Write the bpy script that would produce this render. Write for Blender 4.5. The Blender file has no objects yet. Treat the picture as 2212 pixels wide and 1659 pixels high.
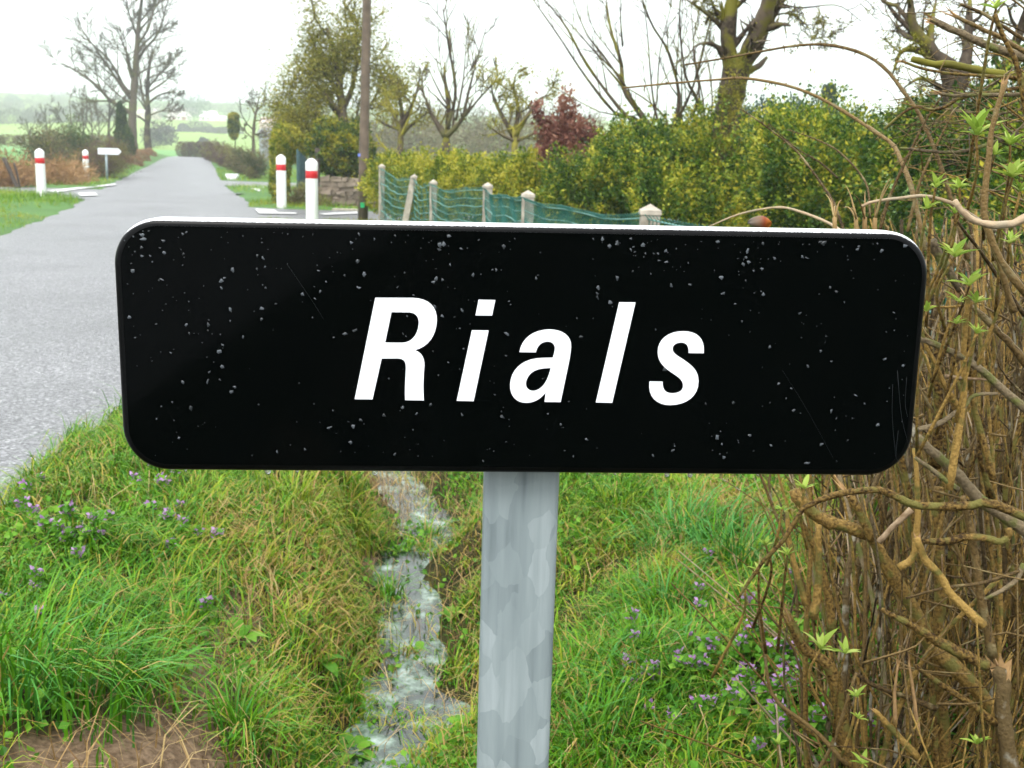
import bpy, math, random
import numpy as np
from mathutils import Matrix, Vector, geometry

R = math.radians
rng = np.random.default_rng(7)
random.seed(7)
scene = bpy.context.scene
col = scene.collection

# ------------------------------------------------------------------ camera
CAM_Z, PITCH, ROLL = 1.05, R(11.39), R(1.6)
F_PX, W_PX, H_PX = 2380.0, 2212.0, 1659.0          # focal length measured in widths of the frame
fwd = np.array([0, math.cos(PITCH), -math.sin(PITCH)])
up0 = np.array([0, math.sin(PITCH), math.cos(PITCH)])
rt0 = np.array([1.0, 0, 0])
rt = math.cos(ROLL) * rt0 + math.sin(ROLL) * up0
up = -math.sin(ROLL) * rt0 + math.cos(ROLL) * up0
CAM = np.array([0, 0, CAM_Z])
cam_d = bpy.data.cameras.new('camera')
cam = bpy.data.objects.new('camera', cam_d)
col.objects.link(cam)
m = Matrix.Identity(4)
for i in range(3):
    m[i][0], m[i][1], m[i][2], m[i][3] = rt[i], up[i], -fwd[i], CAM[i]
cam.matrix_world = m
cam_d.sensor_width = 36.0
cam_d.lens = 36.0 * F_PX / W_PX
cam_d.clip_start, cam_d.clip_end = 0.05, 4000
cam_d.dof.use_dof = True
cam_d.dof.focus_distance = 1.16
cam_d.dof.aperture_fstop = 18.0
scene.camera = cam

# ------------------------------------------------------------------ overcast sky, weak soft sun, exposure
SUN_EL, SUN_ROT = R(52), R(200)
w = bpy.data.worlds.new('World')
scene.world = w
w.use_nodes = True
nt = w.node_tree
nt.nodes.clear()
sky = nt.nodes.new('ShaderNodeTexSky')
sky.sky_type = 'NISHITA'
sky.sun_disc = False
sky.sun_elevation, sky.sun_rotation = SUN_EL, SUN_ROT
sky.air_density, sky.dust_density, sky.ozone_density = 1.2, 6.0, 1.0
bw = nt.nodes.new('ShaderNodeRGBToBW')
mx = nt.nodes.new('ShaderNodeMix'); mx.data_type = 'RGBA'
mx.inputs['Factor'].default_value = 0.86
cl = nt.nodes.new('ShaderNodeMix'); cl.data_type = 'RGBA'     # even cloud deck over the clear-sky gradient
cl.inputs['Factor'].default_value = 0.72
cl.inputs['B'].default_value = (12.2, 12.7, 13.1, 1)
bg = nt.nodes.new('ShaderNodeBackground'); bg.inputs['Strength'].default_value = 0.12
wo = nt.nodes.new('ShaderNodeOutputWorld')
nt.links.new(sky.outputs['Color'], bw.inputs['Color'])
nt.links.new(sky.outputs['Color'], mx.inputs['A'])
nt.links.new(bw.outputs['Val'], mx.inputs['B'])
nt.links.new(mx.outputs['Result'], cl.inputs['A'])
tcw = nt.nodes.new('ShaderNodeTexCoord'); sxyz = nt.nodes.new('ShaderNodeSeparateXYZ')
mrw = nt.nodes.new('ShaderNodeMapRange'); mrw.inputs['To Min'].default_value = .58; mrw.inputs['To Max'].default_value = 1.5
ovc = nt.nodes.new('ShaderNodeVectorMath'); ovc.operation = 'SCALE'
nt.links.new(tcw.outputs['Generated'], sxyz.inputs['Vector']); nt.links.new(sxyz.outputs['Z'], mrw.inputs['Value'])
nt.links.new(cl.outputs['Result'], ovc.inputs[0]); nt.links.new(mrw.outputs['Result'], ovc.inputs['Scale'])
nt.links.new(ovc.outputs['Vector'], bg.inputs['Color'])
nt.links.new(bg.outputs['Background'], wo.inputs['Surface'])
sd = bpy.data.lights.new('sun', 'SUN')
sd.energy, sd.angle, sd.color = 1.2, R(25), (1, 0.97, 0.92)
sun = bpy.data.objects.new('sun', sd)
col.objects.link(sun)
sun.rotation_euler = (R(90) - SUN_EL, 0, math.pi - SUN_ROT)
vs = scene.view_settings
vs.view_transform, vs.look, vs.gamma, vs.exposure = 'Standard', 'None', 1.0, 0.85
vs.use_curve_mapping = False
scene.render.engine = 'CYCLES'
cy = scene.cycles
cy.use_denoising = True
cy.max_bounces, cy.diffuse_bounces, cy.glossy_bounces, cy.transmission_bounces = 5, 2, 2, 4
cy.volume_bounces = 2
cy.transparent_max_bounces = 6
cy.use_adaptive_sampling = True
cy.adaptive_threshold = .02

# ------------------------------------------------------------------ where a point of the picture stands in the place
def ray(px, py):
    return (px - W_PX / 2) / F_PX * rt - (py - H_PX / 2) / F_PX * up + fwd
def P(px, py, d):
    r = ray(px, py)
    return CAM + r * (d / r[1])
def PZ(px, py, z):
    r = ray(px, py)
    return CAM + r * ((z - CAM_Z) / r[2])
def X(px, d):                                        # sideways metres of a column of the picture at distance d
    return P(px, 345, d)[0]

# ------------------------------------------------------------------ noise and terrain
_lat = np.random.default_rng(3).random((256, 256))
def noise(x, y, s=1.0, k=0):
    x = np.asarray(x) / s + 37.3 * k; y = np.asarray(y) / s + 17.9 * k
    xi = np.floor(x).astype(int); yi = np.floor(y).astype(int)
    fx = x - xi; fy = y - yi
    fx = fx * fx * (3 - 2 * fx); fy = fy * fy * (3 - 2 * fy)
    a = _lat[xi % 256, yi % 256]; b = _lat[(xi + 1) % 256, yi % 256]
    c = _lat[xi % 256, (yi + 1) % 256]; d = _lat[(xi + 1) % 256, (yi + 1) % 256]
    return (a * (1 - fx) + b * fx) * (1 - fy) + (c * (1 - fx) + d * fx) * fy
def ss(a, b, x):
    t = np.clip((np.asarray(x, float) - a) / (b - a), 0, 1)
    return t * t * (3 - 2 * t)
RY = np.array([-60, -25, -8, 0, 3.2, 5, 8, 13, 19.8, 26, 36.7, 60, 94, 118, 300.])
RX = np.array([4.0, 0.7, -1.0, -1.42, -1.5, -1.62, -2.05, -3.1, -4.7, -6.3, -9.6, -16.2, -25.9, -32.8, -85.])
LX = np.array([0.2, -3.0, -4.5, -4.8, -4.87, -5.0, -5.35, -6.2, -8.0, -10.0, -13.35, -20.1, -29.7, -36.6, -89.])
_yy = np.linspace(-60, 300, 3000)
def _smooth(v):
    a = np.interp(_yy, RY, v); n = 13
    return np.convolve(np.pad(a, n, mode='edge'), np.ones(2 * n + 1) / (2 * n + 1), 'valid')
_rx, _lx = _smooth(RX), _smooth(LX)
def r_edge(y): return np.interp(y, _yy, _rx)
def l_edge(y): return np.interp(y, _yy, _lx)
def base_z(x, y):
    y = np.asarray(y, float); x = np.asarray(x, float)
    z = 0.69 * ss(35, 96, y)
    h = 33.0 * ss(112, 900, y) * (1 + 0.16 * np.clip(-x / 300, -0.2, 1.2))
    return z + h + ss(140, 400, y) * (noise(x, y, 90, 2) - 0.5) * 3.0
DITCH_U = np.array([-.3, 0, .25, .55, .78, .92, 1.02, 1.12, 1.28, 1.37, 1.52, 1.8, 2.1, 2.6, 3.4, 6, 12])
DITCH_Z = np.array([-.05, -.01, .02, .0, -.07, -.20, -.40, -.45, -.45, -.40, -.25, -.13, -.06, .0, .05, .08, .1])
def meander(y): return (noise(y, 0 * np.asarray(y, float), 1.1, 7) - .5) * .20 + (noise(y, 0 * np.asarray(y, float), .33, 8) - .5) * .13
def ground_z(x, y):
    x = np.asarray(x, float); y = np.asarray(y, float)
    ur = x - r_edge(y); ul = l_edge(y) - x
    b = base_z(x, y)
    dit = np.interp(ur - meander(y) * ss(.5, 1., ur) * ss(2.1, 1.4, ur), DITCH_U, DITCH_Z)
    flat = np.interp(ur, [-.3, 0, .3, 3, 8], [-.05, -.01, .02, .03, .1])
    k = ss(17.4, 16.2, y)
    zr = flat * (1 - k) + dit * k
    zl = np.interp(ul, [-.3, 0, .3, 2, 8], [-.05, -.01, .03, .06, .05])
    far = ss(96, 112, y)
    inside = (ur < 0) & (ul < 0)
    z = np.where(ur >= ul, zr, zl)
    z = np.where(inside & (np.minimum(-ur, -ul) > .3), -0.05, z) * (1 - far)
    bump = (noise(x, y, .55, 1) - .5) * .07 + (noise(x, y, .16, 4) - .5) * .035
    wet = np.exp(-((ur - 1.2) / .2) ** 2) * k
    bump = bump * ss(-.05, .35, np.maximum(ur, ul)) * ss(60, 20, y) * (1 - .8 * wet)
    bank = .55 * np.exp(-((ul - 2.2) / 1.2) ** 2) * ss(50, 62, y) * (1 - far)
    return b + z + bump + bank
def gz(x, y): return float(ground_z(x, y))
def on(px, d):                                       # a spot on the ground
    x = X(px, d); return np.array([x, d, gz(x, d)])

# ------------------------------------------------------------------ materials
MATS = {}
def node(nt, t, **kw):
    n = nt.nodes.new(t)
    for k, v in kw.items():
        if hasattr(n, k): setattr(n, k, v)
        else: n.inputs[k].default_value = v
    return n
def new_mat(name):
    mt = bpy.data.materials.new(name); mt.use_nodes = True
    b = mt.node_tree.nodes['Principled BSDF']; MATS[name] = mt
    return mt, mt.node_tree, b
def ramp(nt, stops):
    r = nt.nodes.new('ShaderNodeValToRGB'); e = r.color_ramp.elements
    while len(e) < len(stops): e.new(0.5)
    for q, (p, c) in zip(e, stops): q.position = p; q.color = (*c, 1)
    return r
def plain(name, c, rough=.6, metal=0., var=.25, scale=20., bump=0., spec=.4):
    mt, nt, b = new_mat(name)
    tc = nt.nodes.new('ShaderNodeTexCoord')
    n = node(nt, 'ShaderNodeTexNoise'); n.inputs['Scale'].default_value = scale; n.inputs['Detail'].default_value = 6
    nt.links.new(tc.outputs['Object'], n.inputs['Vector'])
    r = ramp(nt, [(.25, [v * (1 - var) for v in c]), (.75, [min(1, v * (1 + var)) for v in c])])
    nt.links.new(n.outputs['Fac'], r.inputs['Fac']); nt.links.new(r.outputs['Color'], b.inputs['Base Color'])
    b.inputs['Roughness'].default_value = rough; b.inputs['Metallic'].default_value = metal
    b.inputs['Specular IOR Level'].default_value = spec
    if bump:
        bp = node(nt, 'ShaderNodeBump'); bp.inputs['Strength'].default_value = bump; bp.inputs['Distance'].default_value = .01
        nt.links.new(n.outputs['Fac'], bp.inputs['Height']); nt.links.new(bp.outputs['Normal'], b.inputs['Normal'])
    return mt
def tinted(name, stops, rough=.45, trans=.22, spec=.14, noise_scale=0):   # colour of each leaf or blade by its own number
    mt, nt, b = new_mat(name)
    a = nt.nodes.new('ShaderNodeAttribute'); a.attribute_name = 'tint'
    r = ramp(nt, stops)
    nt.links.new(a.outputs['Fac'], r.inputs['Fac'])
    nt.links.new(r.outputs['Color'], b.inputs['Base Color'])
    b.inputs['Roughness'].default_value = rough; b.inputs['Specular IOR Level'].default_value = spec
    if trans:
        t = nt.nodes.new('ShaderNodeBsdfTranslucent'); ms = nt.nodes.new('ShaderNodeMixShader')
        ms.inputs['Fac'].default_value = trans
        nt.links.new(r.outputs['Color'], t.inputs['Color'])
        nt.links.new(b.outputs['BSDF'], ms.inputs[1]); nt.links.new(t.outputs['BSDF'], ms.inputs[2])
        nt.links.new(ms.outputs['Shader'], nt.nodes['Material Output'].inputs['Surface'])
    return mt
def bark(name, dark, light, moss, moss_amt=.5, scale=8., rough=.75):
    mt, nt, b = new_mat(name)
    tc = nt.nodes.new('ShaderNodeTexCoord')
    n1 = node(nt, 'ShaderNodeTexNoise'); n1.inputs['Scale'].default_value = scale * 6; n1.inputs['Detail'].default_value = 5
    n2 = node(nt, 'ShaderNodeTexNoise'); n2.inputs['Scale'].default_value = scale; n2.inputs['Detail'].default_value = 6
    for n in (n1, n2): nt.links.new(tc.outputs['Object'], n.inputs['Vector'])
    a = nt.nodes.new('ShaderNodeAttribute'); a.attribute_name = 'tint'
    ad = node(nt, 'ShaderNodeMath', operation='MULTIPLY_ADD'); ad.inputs[1].default_value = .55; 
    nt.links.new(a.outputs['Fac'], ad.inputs[0]); nt.links.new(n1.outputs['Fac'], ad.inputs[2])
    r1 = ramp(nt, [(.45, dark), (1.0, light)])
    nt.links.new(ad.outputs['Value'], r1.inputs['Fac'])
    r2 = ramp(nt, [(.62 - moss_amt * .3, (0, 0, 0)), (.72 - moss_amt * .3, (1, 1, 1))])
    nt.links.new(n2.outputs['Fac'], r2.inputs['Fac'])
    mxn = nt.nodes.new('ShaderNodeMix'); mxn.data_type = 'RGBA'
    nt.links.new(r2.outputs['Color'], mxn.inputs['Factor']); nt.links.new(r1.outputs['Color'], mxn.inputs['A'])
    mxn.inputs['B'].default_value = (*moss, 1)
    nt.links.new(mxn.outputs['Result'], b.inputs['Base Color'])
    b.inputs['Roughness'].default_value = rough; b.inputs['Specular IOR Level'].default_value = .12
    bp = node(nt, 'ShaderNodeBump'); bp.inputs['Strength'].default_value = .5; bp.inputs['Distance'].default_value = .004
    bp.inputs['Strength'].default_value = .8
    nt.links.new(n1.outputs['Fac'], bp.inputs['Height']); nt.links.new(bp.outputs['Normal'], b.inputs['Normal'])
    return mt

tinted('grass', [(0, (.36, .23, .08)), (.12, (.33, .26, .05)), (.22, (.28, .31, .02)), (.36, (.16, .30, .010)), (.5, (.045, .13, .006)), (.62, (.10, .28, .010)), (.78, (.04, .17, .010)), (1, (.08, .27, .06))], .4, .15, .16)
tinted('straw', [(0, (.16, .09, .035)), (.5, (.34, .22, .09)), (1, (.50, .38, .18))], .55, .2)
tinted('herb', [(0, (.05, .16, .02)), (.5, (.10, .27, .02)), (1, (.20, .40, .04))], .4, .35)
tinted('petal', [(0, (.34, .16, .40)), (1, (.60, .38, .66))], .5, .35)
tinted('bronze_leaf', [(0, (.10, .07, .05)), (1, (.16, .12, .09))], .5, .2)
tinted('privet', [(0, (.045, .085, .01)), (.4, (.13, .18, .014)), (.75, (.29, .30, .022)), (1, (.46, .41, .05))], .35, .3)
tinted('boxleaf', [(0, (.022, .06, .012)), (.4, (.08, .15, .016)), (.72, (.23, .28, .024)), (1, (.52, .46, .05))], .3, .25)
tinted('laurel', [(0, (.02, .05, .014)), (.5, (.07, .12, .014)), (1, (.32, .29, .02))], .3, .25)
tinted('ivy', [(0, (.02, .045, .015)), (.6, (.05, .09, .02)), (1, (.12, .15, .03))], .35, .25)
tinted('redleaf', [(0, (.11, .042, .032)), (.6, (.21, .088, .062)), (1, (.33, .17, .11))], .5, .3)
tinted('conifer', [(0, (.02, .05, .035)), (1, (.06, .11, .07))], .6, .2)
tinted('hedge_brown', [(0, (.07, .045, .035)), (.45, (.15, .09, .07)), (.7, (.12, .11, .035)), (1, (.20, .19, .05))], .6, .2)
tinted('hedge_mixed', [(0, (.045, .06, .02)), (.4, (.11, .11, .04)), (.7, (.16, .11, .06)), (1, (.20, .21, .06))], .55, .25)
tinted('bracken', [(0, (.22, .11, .05)), (1, (.42, .26, .12))], .6, .25)
tinted('far_leaf', [(0, (.05, .045, .04)), (1, (.11, .095, .075))], .7, .2)
tinted('copse_leaf', [(0, (.12, .10, .07)), (1, (.26, .22, .13))], .7, .2)
tinted('moss_leaf', [(0, (.10, .12, .02)), (.5, (.21, .21, .03)), (1, (.36, .31, .05))], .6, .3)
tinted('sprout', [(0, (.20, .32, .04)), (.6, (.36, .48, .08)), (1, (.50, .58, .16))], .38, .4)
tinted('withered', [(0, (.13, .11, .09)), (.45, (.17, .10, .06)), (.7, (.22, .05, .02)), (1, (.42, .13, .015))], .4, .1)
tinted('dead_leaf', [(0, (.13, .06, .04)), (.5, (.24, .13, .09)), (1, (.42, .16, .04))], .5, .3)
bark('bark_grey', (.03, .022, .015), (.115, .09, .065), (.11, .105, .045), .3, 2.)
bark('bark_lichen', (.06, .05, .02), (.18, .15, .055), (.31, .28, .045), .65, 3.)
bark('bark_mossy', (.03, .023, .016), (.13, .10, .07), (.15, .14, .022), .42, 5.)
bark('bark_stem', (.030, .016, .005), (.34, .215, .06), (.13, .115, .03), .38, 36., .6)
bark('bark_dark', (.018, .012, .006), (.12, .083, .036), (.27, .25, .19), .2, 30., .7)
bark('bark_purple', (.028, .017, .007), (.18, .118, .045), (.19, .15, .07), .2, 36., .5)
bark('bark_branch', (.03, .022, .012), (.19, .145, .085), (.115, .12, .035), .42, 30.)
bark('bark_pale', (.15, .09, .045), (.40, .30, .19), (.30, .25, .17), .4, 14., .5)
plain('splinter', (.33, .20, .085), .7, var=.45, scale=60)
plain('white_paint', (.80, .80, .79), .5, var=.04, scale=6)
plain('red_band', (.52, .012, .018), .4, var=.1)
plain('pole_wood', (.12, .088, .062), .75, var=.35, scale=7, bump=.4)
plain('post_dark', (.06, .045, .035), .8, var=.4, scale=9)
plain('concrete', (.36, .32, .26), .85, var=.4, scale=14, bump=.5)
plain('net_green', (.022, .14, .11), .45, var=.2)
plain('net_strand', (.14, .32, .28), .45, var=.2)
plain('gate_teal', (.045, .10, .105), .5, var=.3)
plain('stone', (.19, .15, .11), .85, var=.45, scale=5, bump=.6)
plain('render_white', (.80, .78, .72), .8, var=.08)
plain('render_cream', (.72, .62, .48), .8, var=.08)
plain('roof_pale', (.62, .55, .50), .8, var=.15)
plain('roof_pink', (.50, .36, .33), .8, var=.15)
plain('roof_grey', (.24, .25, .27), .8, var=.15)
plain('brick_red', (.30, .08, .06), .8, var=.15)
plain('window_dark', (.05, .06, .07), .2)
plain('plaster_sign', (.70, .72, .76), .5, var=.05)
plain('tag_green', (.02, .45, .16), .4)
plain('tag_blue', (.16, .22, .62), .4)
plain('marking', (.48, .48, .47), .6, var=.25, scale=9)
plain('aluminium', (.80, .80, .82), .38, metal=.75, var=.18, scale=900)
plain('letter_white', (.88, .90, .95), .4, var=.01)

def asphalt():
    mt, nt, b = new_mat('asphalt')
    tc = nt.nodes.new('ShaderNodeTexCoord')
    v = node(nt, 'ShaderNodeTexVoronoi'); v.inputs['Scale'].default_value = 105
    n = node(nt, 'ShaderNodeTexNoise'); n.inputs['Scale'].default_value = .7; n.inputs['Detail'].default_value = 9
    f = node(nt, 'ShaderNodeTexNoise'); f.inputs['Scale'].default_value = 240; f.inputs['Detail'].default_value = 2
    for q in (v, n, f): nt.links.new(tc.outputs['Object'], q.inputs['Vector'])
    r = ramp(nt, [(0, (.04, .04, .042)), (.45, (.105, .105, .108)), (.8, (.20, .20, .205)), (1, (.42, .42, .42))])
    nt.links.new(v.outputs['Color'], r.inputs['Fac'])
    r2 = ramp(nt, [(.3, (.70, .70, .70)), (.7, (1.2, 1.2, 1.2))])
    nt.links.new(n.outputs['Fac'], r2.inputs['Fac'])
    mu = nt.nodes.new('ShaderNodeMix'); mu.data_type = 'RGBA'; mu.blend_type = 'MULTIPLY'; mu.inputs['Factor'].default_value = 1
    nt.links.new(r.outputs['Color'], mu.inputs['A']); nt.links.new(r2.outputs['Color'], mu.inputs['B'])
    nt.links.new(mu.outputs['Result'], b.inputs['Base Color'])
    rr = node(nt, 'ShaderNodeMapRange'); rr.inputs['To Min'].default_value = .30; rr.inputs['To Max'].default_value = .55
    nt.links.new(n.outputs['Fac'], rr.inputs['Value']); nt.links.new(rr.outputs['Result'], b.inputs['Roughness'])
    bp = node(nt, 'ShaderNodeBump'); bp.inputs['Strength'].default_value = .7; bp.inputs['Distance'].default_value = .006
    nt.links.new(v.outputs['Distance'], bp.inputs['Height']); nt.links.new(bp.outputs['Normal'], b.inputs['Normal'])
asphalt()

def ground_material():
    mt, nt, b = new_mat('ground')
    tc = nt.nodes.new('ShaderNodeTexCoord')
    n = node(nt, 'ShaderNodeTexNoise'); n.inputs['Scale'].default_value = 9; n.inputs['Detail'].default_value = 8
    n2 = node(nt, 'ShaderNodeTexNoise'); n2.inputs['Scale'].default_value = 60; n2.inputs['Detail'].default_value = 4
    for q in (n, n2): nt.links.new(tc.outputs['Object'], q.inputs['Vector'])
    soil = ramp(nt, [(.3, (.08, .052, .03)), (.7, (.21, .145, .09))]); nt.links.new(n2.outputs['Fac'], soil.inputs['Fac'])
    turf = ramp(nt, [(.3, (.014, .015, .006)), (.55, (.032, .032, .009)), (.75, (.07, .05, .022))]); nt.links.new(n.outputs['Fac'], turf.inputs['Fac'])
    a = nt.nodes.new('ShaderNodeAttribute'); a.attribute_name = 'bare'
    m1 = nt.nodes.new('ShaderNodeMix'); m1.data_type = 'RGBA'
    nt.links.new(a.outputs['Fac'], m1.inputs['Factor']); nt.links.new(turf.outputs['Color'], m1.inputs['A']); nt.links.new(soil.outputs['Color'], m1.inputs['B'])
    fa = nt.nodes.new('ShaderNodeAttribute'); fa.attribute_name = 'field'
    fs = nt.nodes.new('ShaderNodeAttribute'); fs.attribute_name = 'crop'
    fr = ramp(nt, [(0, (.17, .25, .03)), (.35, (.11, .24, .05)), (.65, (.21, .28, .04)), (1, (.09, .25, .08))]); nt.links.new(fs.outputs['Fac'], fr.inputs['Fac'])
    big = node(nt, 'ShaderNodeTexNoise'); big.inputs['Scale'].default_value = .6; big.inputs['Detail'].default_value = 8
    nt.links.new(tc.outputs['Object'], big.inputs['Vector'])
    br = ramp(nt, [(.3, (.8, .82, .75)), (.7, (1.15, 1.12, 1.1))]); nt.links.new(big.outputs['Fac'], br.inputs['Fac'])
    mu = nt.nodes.new('ShaderNodeMix'); mu.data_type = 'RGBA'; mu.blend_type = 'MULTIPLY'; mu.inputs['Factor'].default_value = 1
    nt.links.new(fr.outputs['Color'], mu.inputs['A']); nt.links.new(br.outputs['Color'], mu.inputs['B'])
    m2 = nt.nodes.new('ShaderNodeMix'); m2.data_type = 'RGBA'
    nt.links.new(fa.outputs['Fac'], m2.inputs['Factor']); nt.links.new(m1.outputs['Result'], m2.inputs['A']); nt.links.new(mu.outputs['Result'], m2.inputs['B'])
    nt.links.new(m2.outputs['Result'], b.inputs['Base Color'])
    b.inputs['Roughness'].default_value = .8; b.inputs['Specular IOR Level'].default_value = .1
    bp = node(nt, 'ShaderNodeBump'); bp.inputs['Strength'].default_value = .6; bp.inputs['Distance'].default_value = .02
    nt.links.new(n2.outputs['Fac'], bp.inputs['Height']); nt.links.new(bp.outputs['Normal'], b.inputs['Normal'])
ground_material()

def galvanised():
    mt, nt, b = new_mat('galvanised')
    tc = nt.nodes.new('ShaderNodeTexCoord')
    mp = nt.nodes.new('ShaderNodeMapping'); mp.inputs['Scale'].default_value = (1, 1, .62)
    nt.links.new(tc.outputs['Object'], mp.inputs['Vector'])
    nz = node(nt, 'ShaderNodeTexNoise'); nz.inputs['Scale'].default_value = 22; nz.inputs['Detail'].default_value = 4
    nt.links.new(mp.outputs['Vector'], nz.inputs['Vector'])
    vm = node(nt, 'ShaderNodeVectorMath', operation='MULTIPLY_ADD'); vm.inputs[1].default_value = (.035, .035, .035)
    nt.links.new(nz.outputs['Color'], vm.inputs[0]); nt.links.new(mp.outputs['Vector'], vm.inputs[2])
    v = node(nt, 'ShaderNodeTexVoronoi'); v.inputs['Scale'].default_value = 34
    nt.links.new(vm.outputs['Vector'], v.inputs['Vector'])
    sp = nt.nodes.new('ShaderNodeSeparateColor'); nt.links.new(v.outputs['Color'], sp.inputs['Color'])
    st = nt.nodes.new('ShaderNodeMapping'); st.inputs['Scale'].default_value = (70, 70, 5)
    nt.links.new(tc.outputs['Object'], st.inputs['Vector'])
    n3 = node(nt, 'ShaderNodeTexNoise'); n3.inputs['Scale'].default_value = 1; n3.inputs['Detail'].default_value = 5
    nt.links.new(st.outputs['Vector'], n3.inputs['Vector'])
    hv = node(nt, 'ShaderNodeMath', operation='MULTIPLY'); hv.inputs[1].default_value = .36; nt.links.new(sp.outputs['Red'], hv.inputs[0])
    ad = node(nt, 'ShaderNodeMath', operation='MULTIPLY_ADD'); ad.inputs[1].default_value = 1.0
    nt.links.new(n3.outputs['Fac'], ad.inputs[0]); nt.links.new(hv.outputs['Value'], ad.inputs[2])
    r = ramp(nt, [(.25, (.16, .20, .215)), (.45, (.27, .325, .34)), (.65, (.335, .395, .41)), (.9, (.48, .545, .565))])
    mr = node(nt, 'ShaderNodeMapRange'); mr.inputs['From Max'].default_value = 1.25
    nt.links.new(ad.outputs['Value'], mr.inputs['Value']); nt.links.new(mr.outputs['Result'], r.inputs['Fac'])
    nt.links.new(r.outputs['Color'], b.inputs['Base Color'])
    b.inputs['Metallic'].default_value = .35; b.inputs['Roughness'].default_value = .42
    bp = node(nt, 'ShaderNodeBump'); bp.inputs['Strength'].default_value = .12; bp.inputs['Distance'].default_value = .002
    nt.links.new(n3.outputs['Fac'], bp.inputs['Height']); nt.links.new(bp.outputs['Normal'], b.inputs['Normal'])
galvanised()

def sign_black():
    mt, nt, b = new_mat('black_film')
    b.inputs['Base Color'].default_value = (.0006, .0011, .0011, 1)
    b.inputs['Roughness'].default_value = .07; b.inputs['Specular IOR Level'].default_value = .06
    mt, nt, b = new_mat('dry_drop')
    a = nt.nodes.new('ShaderNodeAttribute'); a.attribute_name = 'tint'
    r = ramp(nt, [(0, (.014, .018, .02)), (1, (.075, .088, .10))]); nt.links.new(a.outputs['Fac'], r.inputs['Fac'])
    nt.links.new(r.outputs['Color'], b.inputs['Base Color']); b.inputs['Roughness'].default_value = .35
    mt, nt, b = new_mat('water_drop')
    b.inputs['Transmission Weight'].default_value = .9; b.inputs['IOR'].default_value = 1.33; b.inputs['Roughness'].default_value = .02
    mt, nt, b = new_mat('ditch_water')
    tc = nt.nodes.new('ShaderNodeTexCoord')
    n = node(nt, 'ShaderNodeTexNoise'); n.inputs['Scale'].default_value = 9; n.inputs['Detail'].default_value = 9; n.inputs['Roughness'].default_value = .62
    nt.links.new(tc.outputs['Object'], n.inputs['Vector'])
    r = ramp(nt, [(.42, (.010, .016, .010)), (.50, (.025, .05, .025)), (.58, (.14, .20, .15)), (.72, (.42, .50, .46))]); nt.links.new(n.outputs['Fac'], r.inputs['Fac'])  # pale patches: scum, and sky glints painted into the water colour
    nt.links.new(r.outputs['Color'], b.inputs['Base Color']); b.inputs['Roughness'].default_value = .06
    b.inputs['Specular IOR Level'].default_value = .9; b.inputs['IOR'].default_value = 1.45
    bp = node(nt, 'ShaderNodeBump'); bp.inputs['Strength'].default_value = .25; bp.inputs['Distance'].default_value = .01
    nt.links.new(n.outputs['Fac'], bp.inputs['Height']); nt.links.new(bp.outputs['Normal'], b.inputs['Normal'])
sign_black()
def rim_highlight():  # black rim with the wet sky highlight painted white along its top
    mt, nt, b = new_mat('rim_highlight')
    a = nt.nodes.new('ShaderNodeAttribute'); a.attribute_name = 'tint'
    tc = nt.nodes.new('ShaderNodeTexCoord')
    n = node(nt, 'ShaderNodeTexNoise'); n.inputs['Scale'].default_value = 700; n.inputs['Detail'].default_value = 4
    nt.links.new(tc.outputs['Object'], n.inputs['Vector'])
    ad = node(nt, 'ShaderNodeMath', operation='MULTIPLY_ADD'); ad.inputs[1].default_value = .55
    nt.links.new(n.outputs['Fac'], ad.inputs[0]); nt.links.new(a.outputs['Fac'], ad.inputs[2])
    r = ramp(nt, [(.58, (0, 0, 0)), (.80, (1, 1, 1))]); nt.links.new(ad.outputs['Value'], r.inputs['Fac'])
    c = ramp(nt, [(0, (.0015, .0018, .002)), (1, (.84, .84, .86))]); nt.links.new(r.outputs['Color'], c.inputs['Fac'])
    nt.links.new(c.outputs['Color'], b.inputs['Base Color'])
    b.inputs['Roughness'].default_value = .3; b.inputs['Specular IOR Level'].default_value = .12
rim_highlight()

# ------------------------------------------------------------------ mesh helpers
class MB:
    def __init__(s): s.v, s.t, s.m, s.a, s.n, s.sm = [], [], [], [], 0, []
    def add(s, v, tris, mat=0, tint=.5, smooth=True):
        v = np.asarray(v, float).reshape(-1, 3); tris = np.asarray(tris, int).reshape(-1, 3)
        s.v.append(v); s.t.append(tris + s.n); s.n += len(v)
        s.m.append(np.full(len(tris), mat)); s.sm.append(np.full(len(tris), smooth))
        s.a.append(np.broadcast_to(np.asarray(tint, float), (len(v),)))
    def build(s, name, mats, parent=None, origin=None):
        me = bpy.data.meshes.new(name)
        v = np.concatenate(s.v); t = np.concatenate(s.t)
        o = bpy.data.objects.new(name, me); col.objects.link(o)
        if origin is not None:
            v = v - np.asarray(origin)[None]; o.location = origin
        me.vertices.add(len(v)); me.vertices.foreach_set('co', v.ravel())
        me.loops.add(len(t) * 3); me.loops.foreach_set('vertex_index', t.ravel())
        me.polygons.add(len(t)); me.polygons.foreach_set('loop_start', np.arange(len(t)) * 3)
        me.polygons.foreach_set('material_index', np.concatenate(s.m))
        me.polygons.foreach_set('use_smooth', np.concatenate(s.sm))
        at = me.attributes.new('tint', 'FLOAT', 'POINT'); at.data.foreach_set('value', np.concatenate(s.a))
        for q in ([mats] if isinstance(mats, str) else mats): me.materials.append(MATS[q])
        me.update(); me.validate()
        if parent is not None:
            o.parent = parent
            base_, q = Vector((0, 0, 0)), parent
            while q is not None: base_ += q.location; q = q.parent
            o.location = Vector(o.location) - base_
        return o
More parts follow.
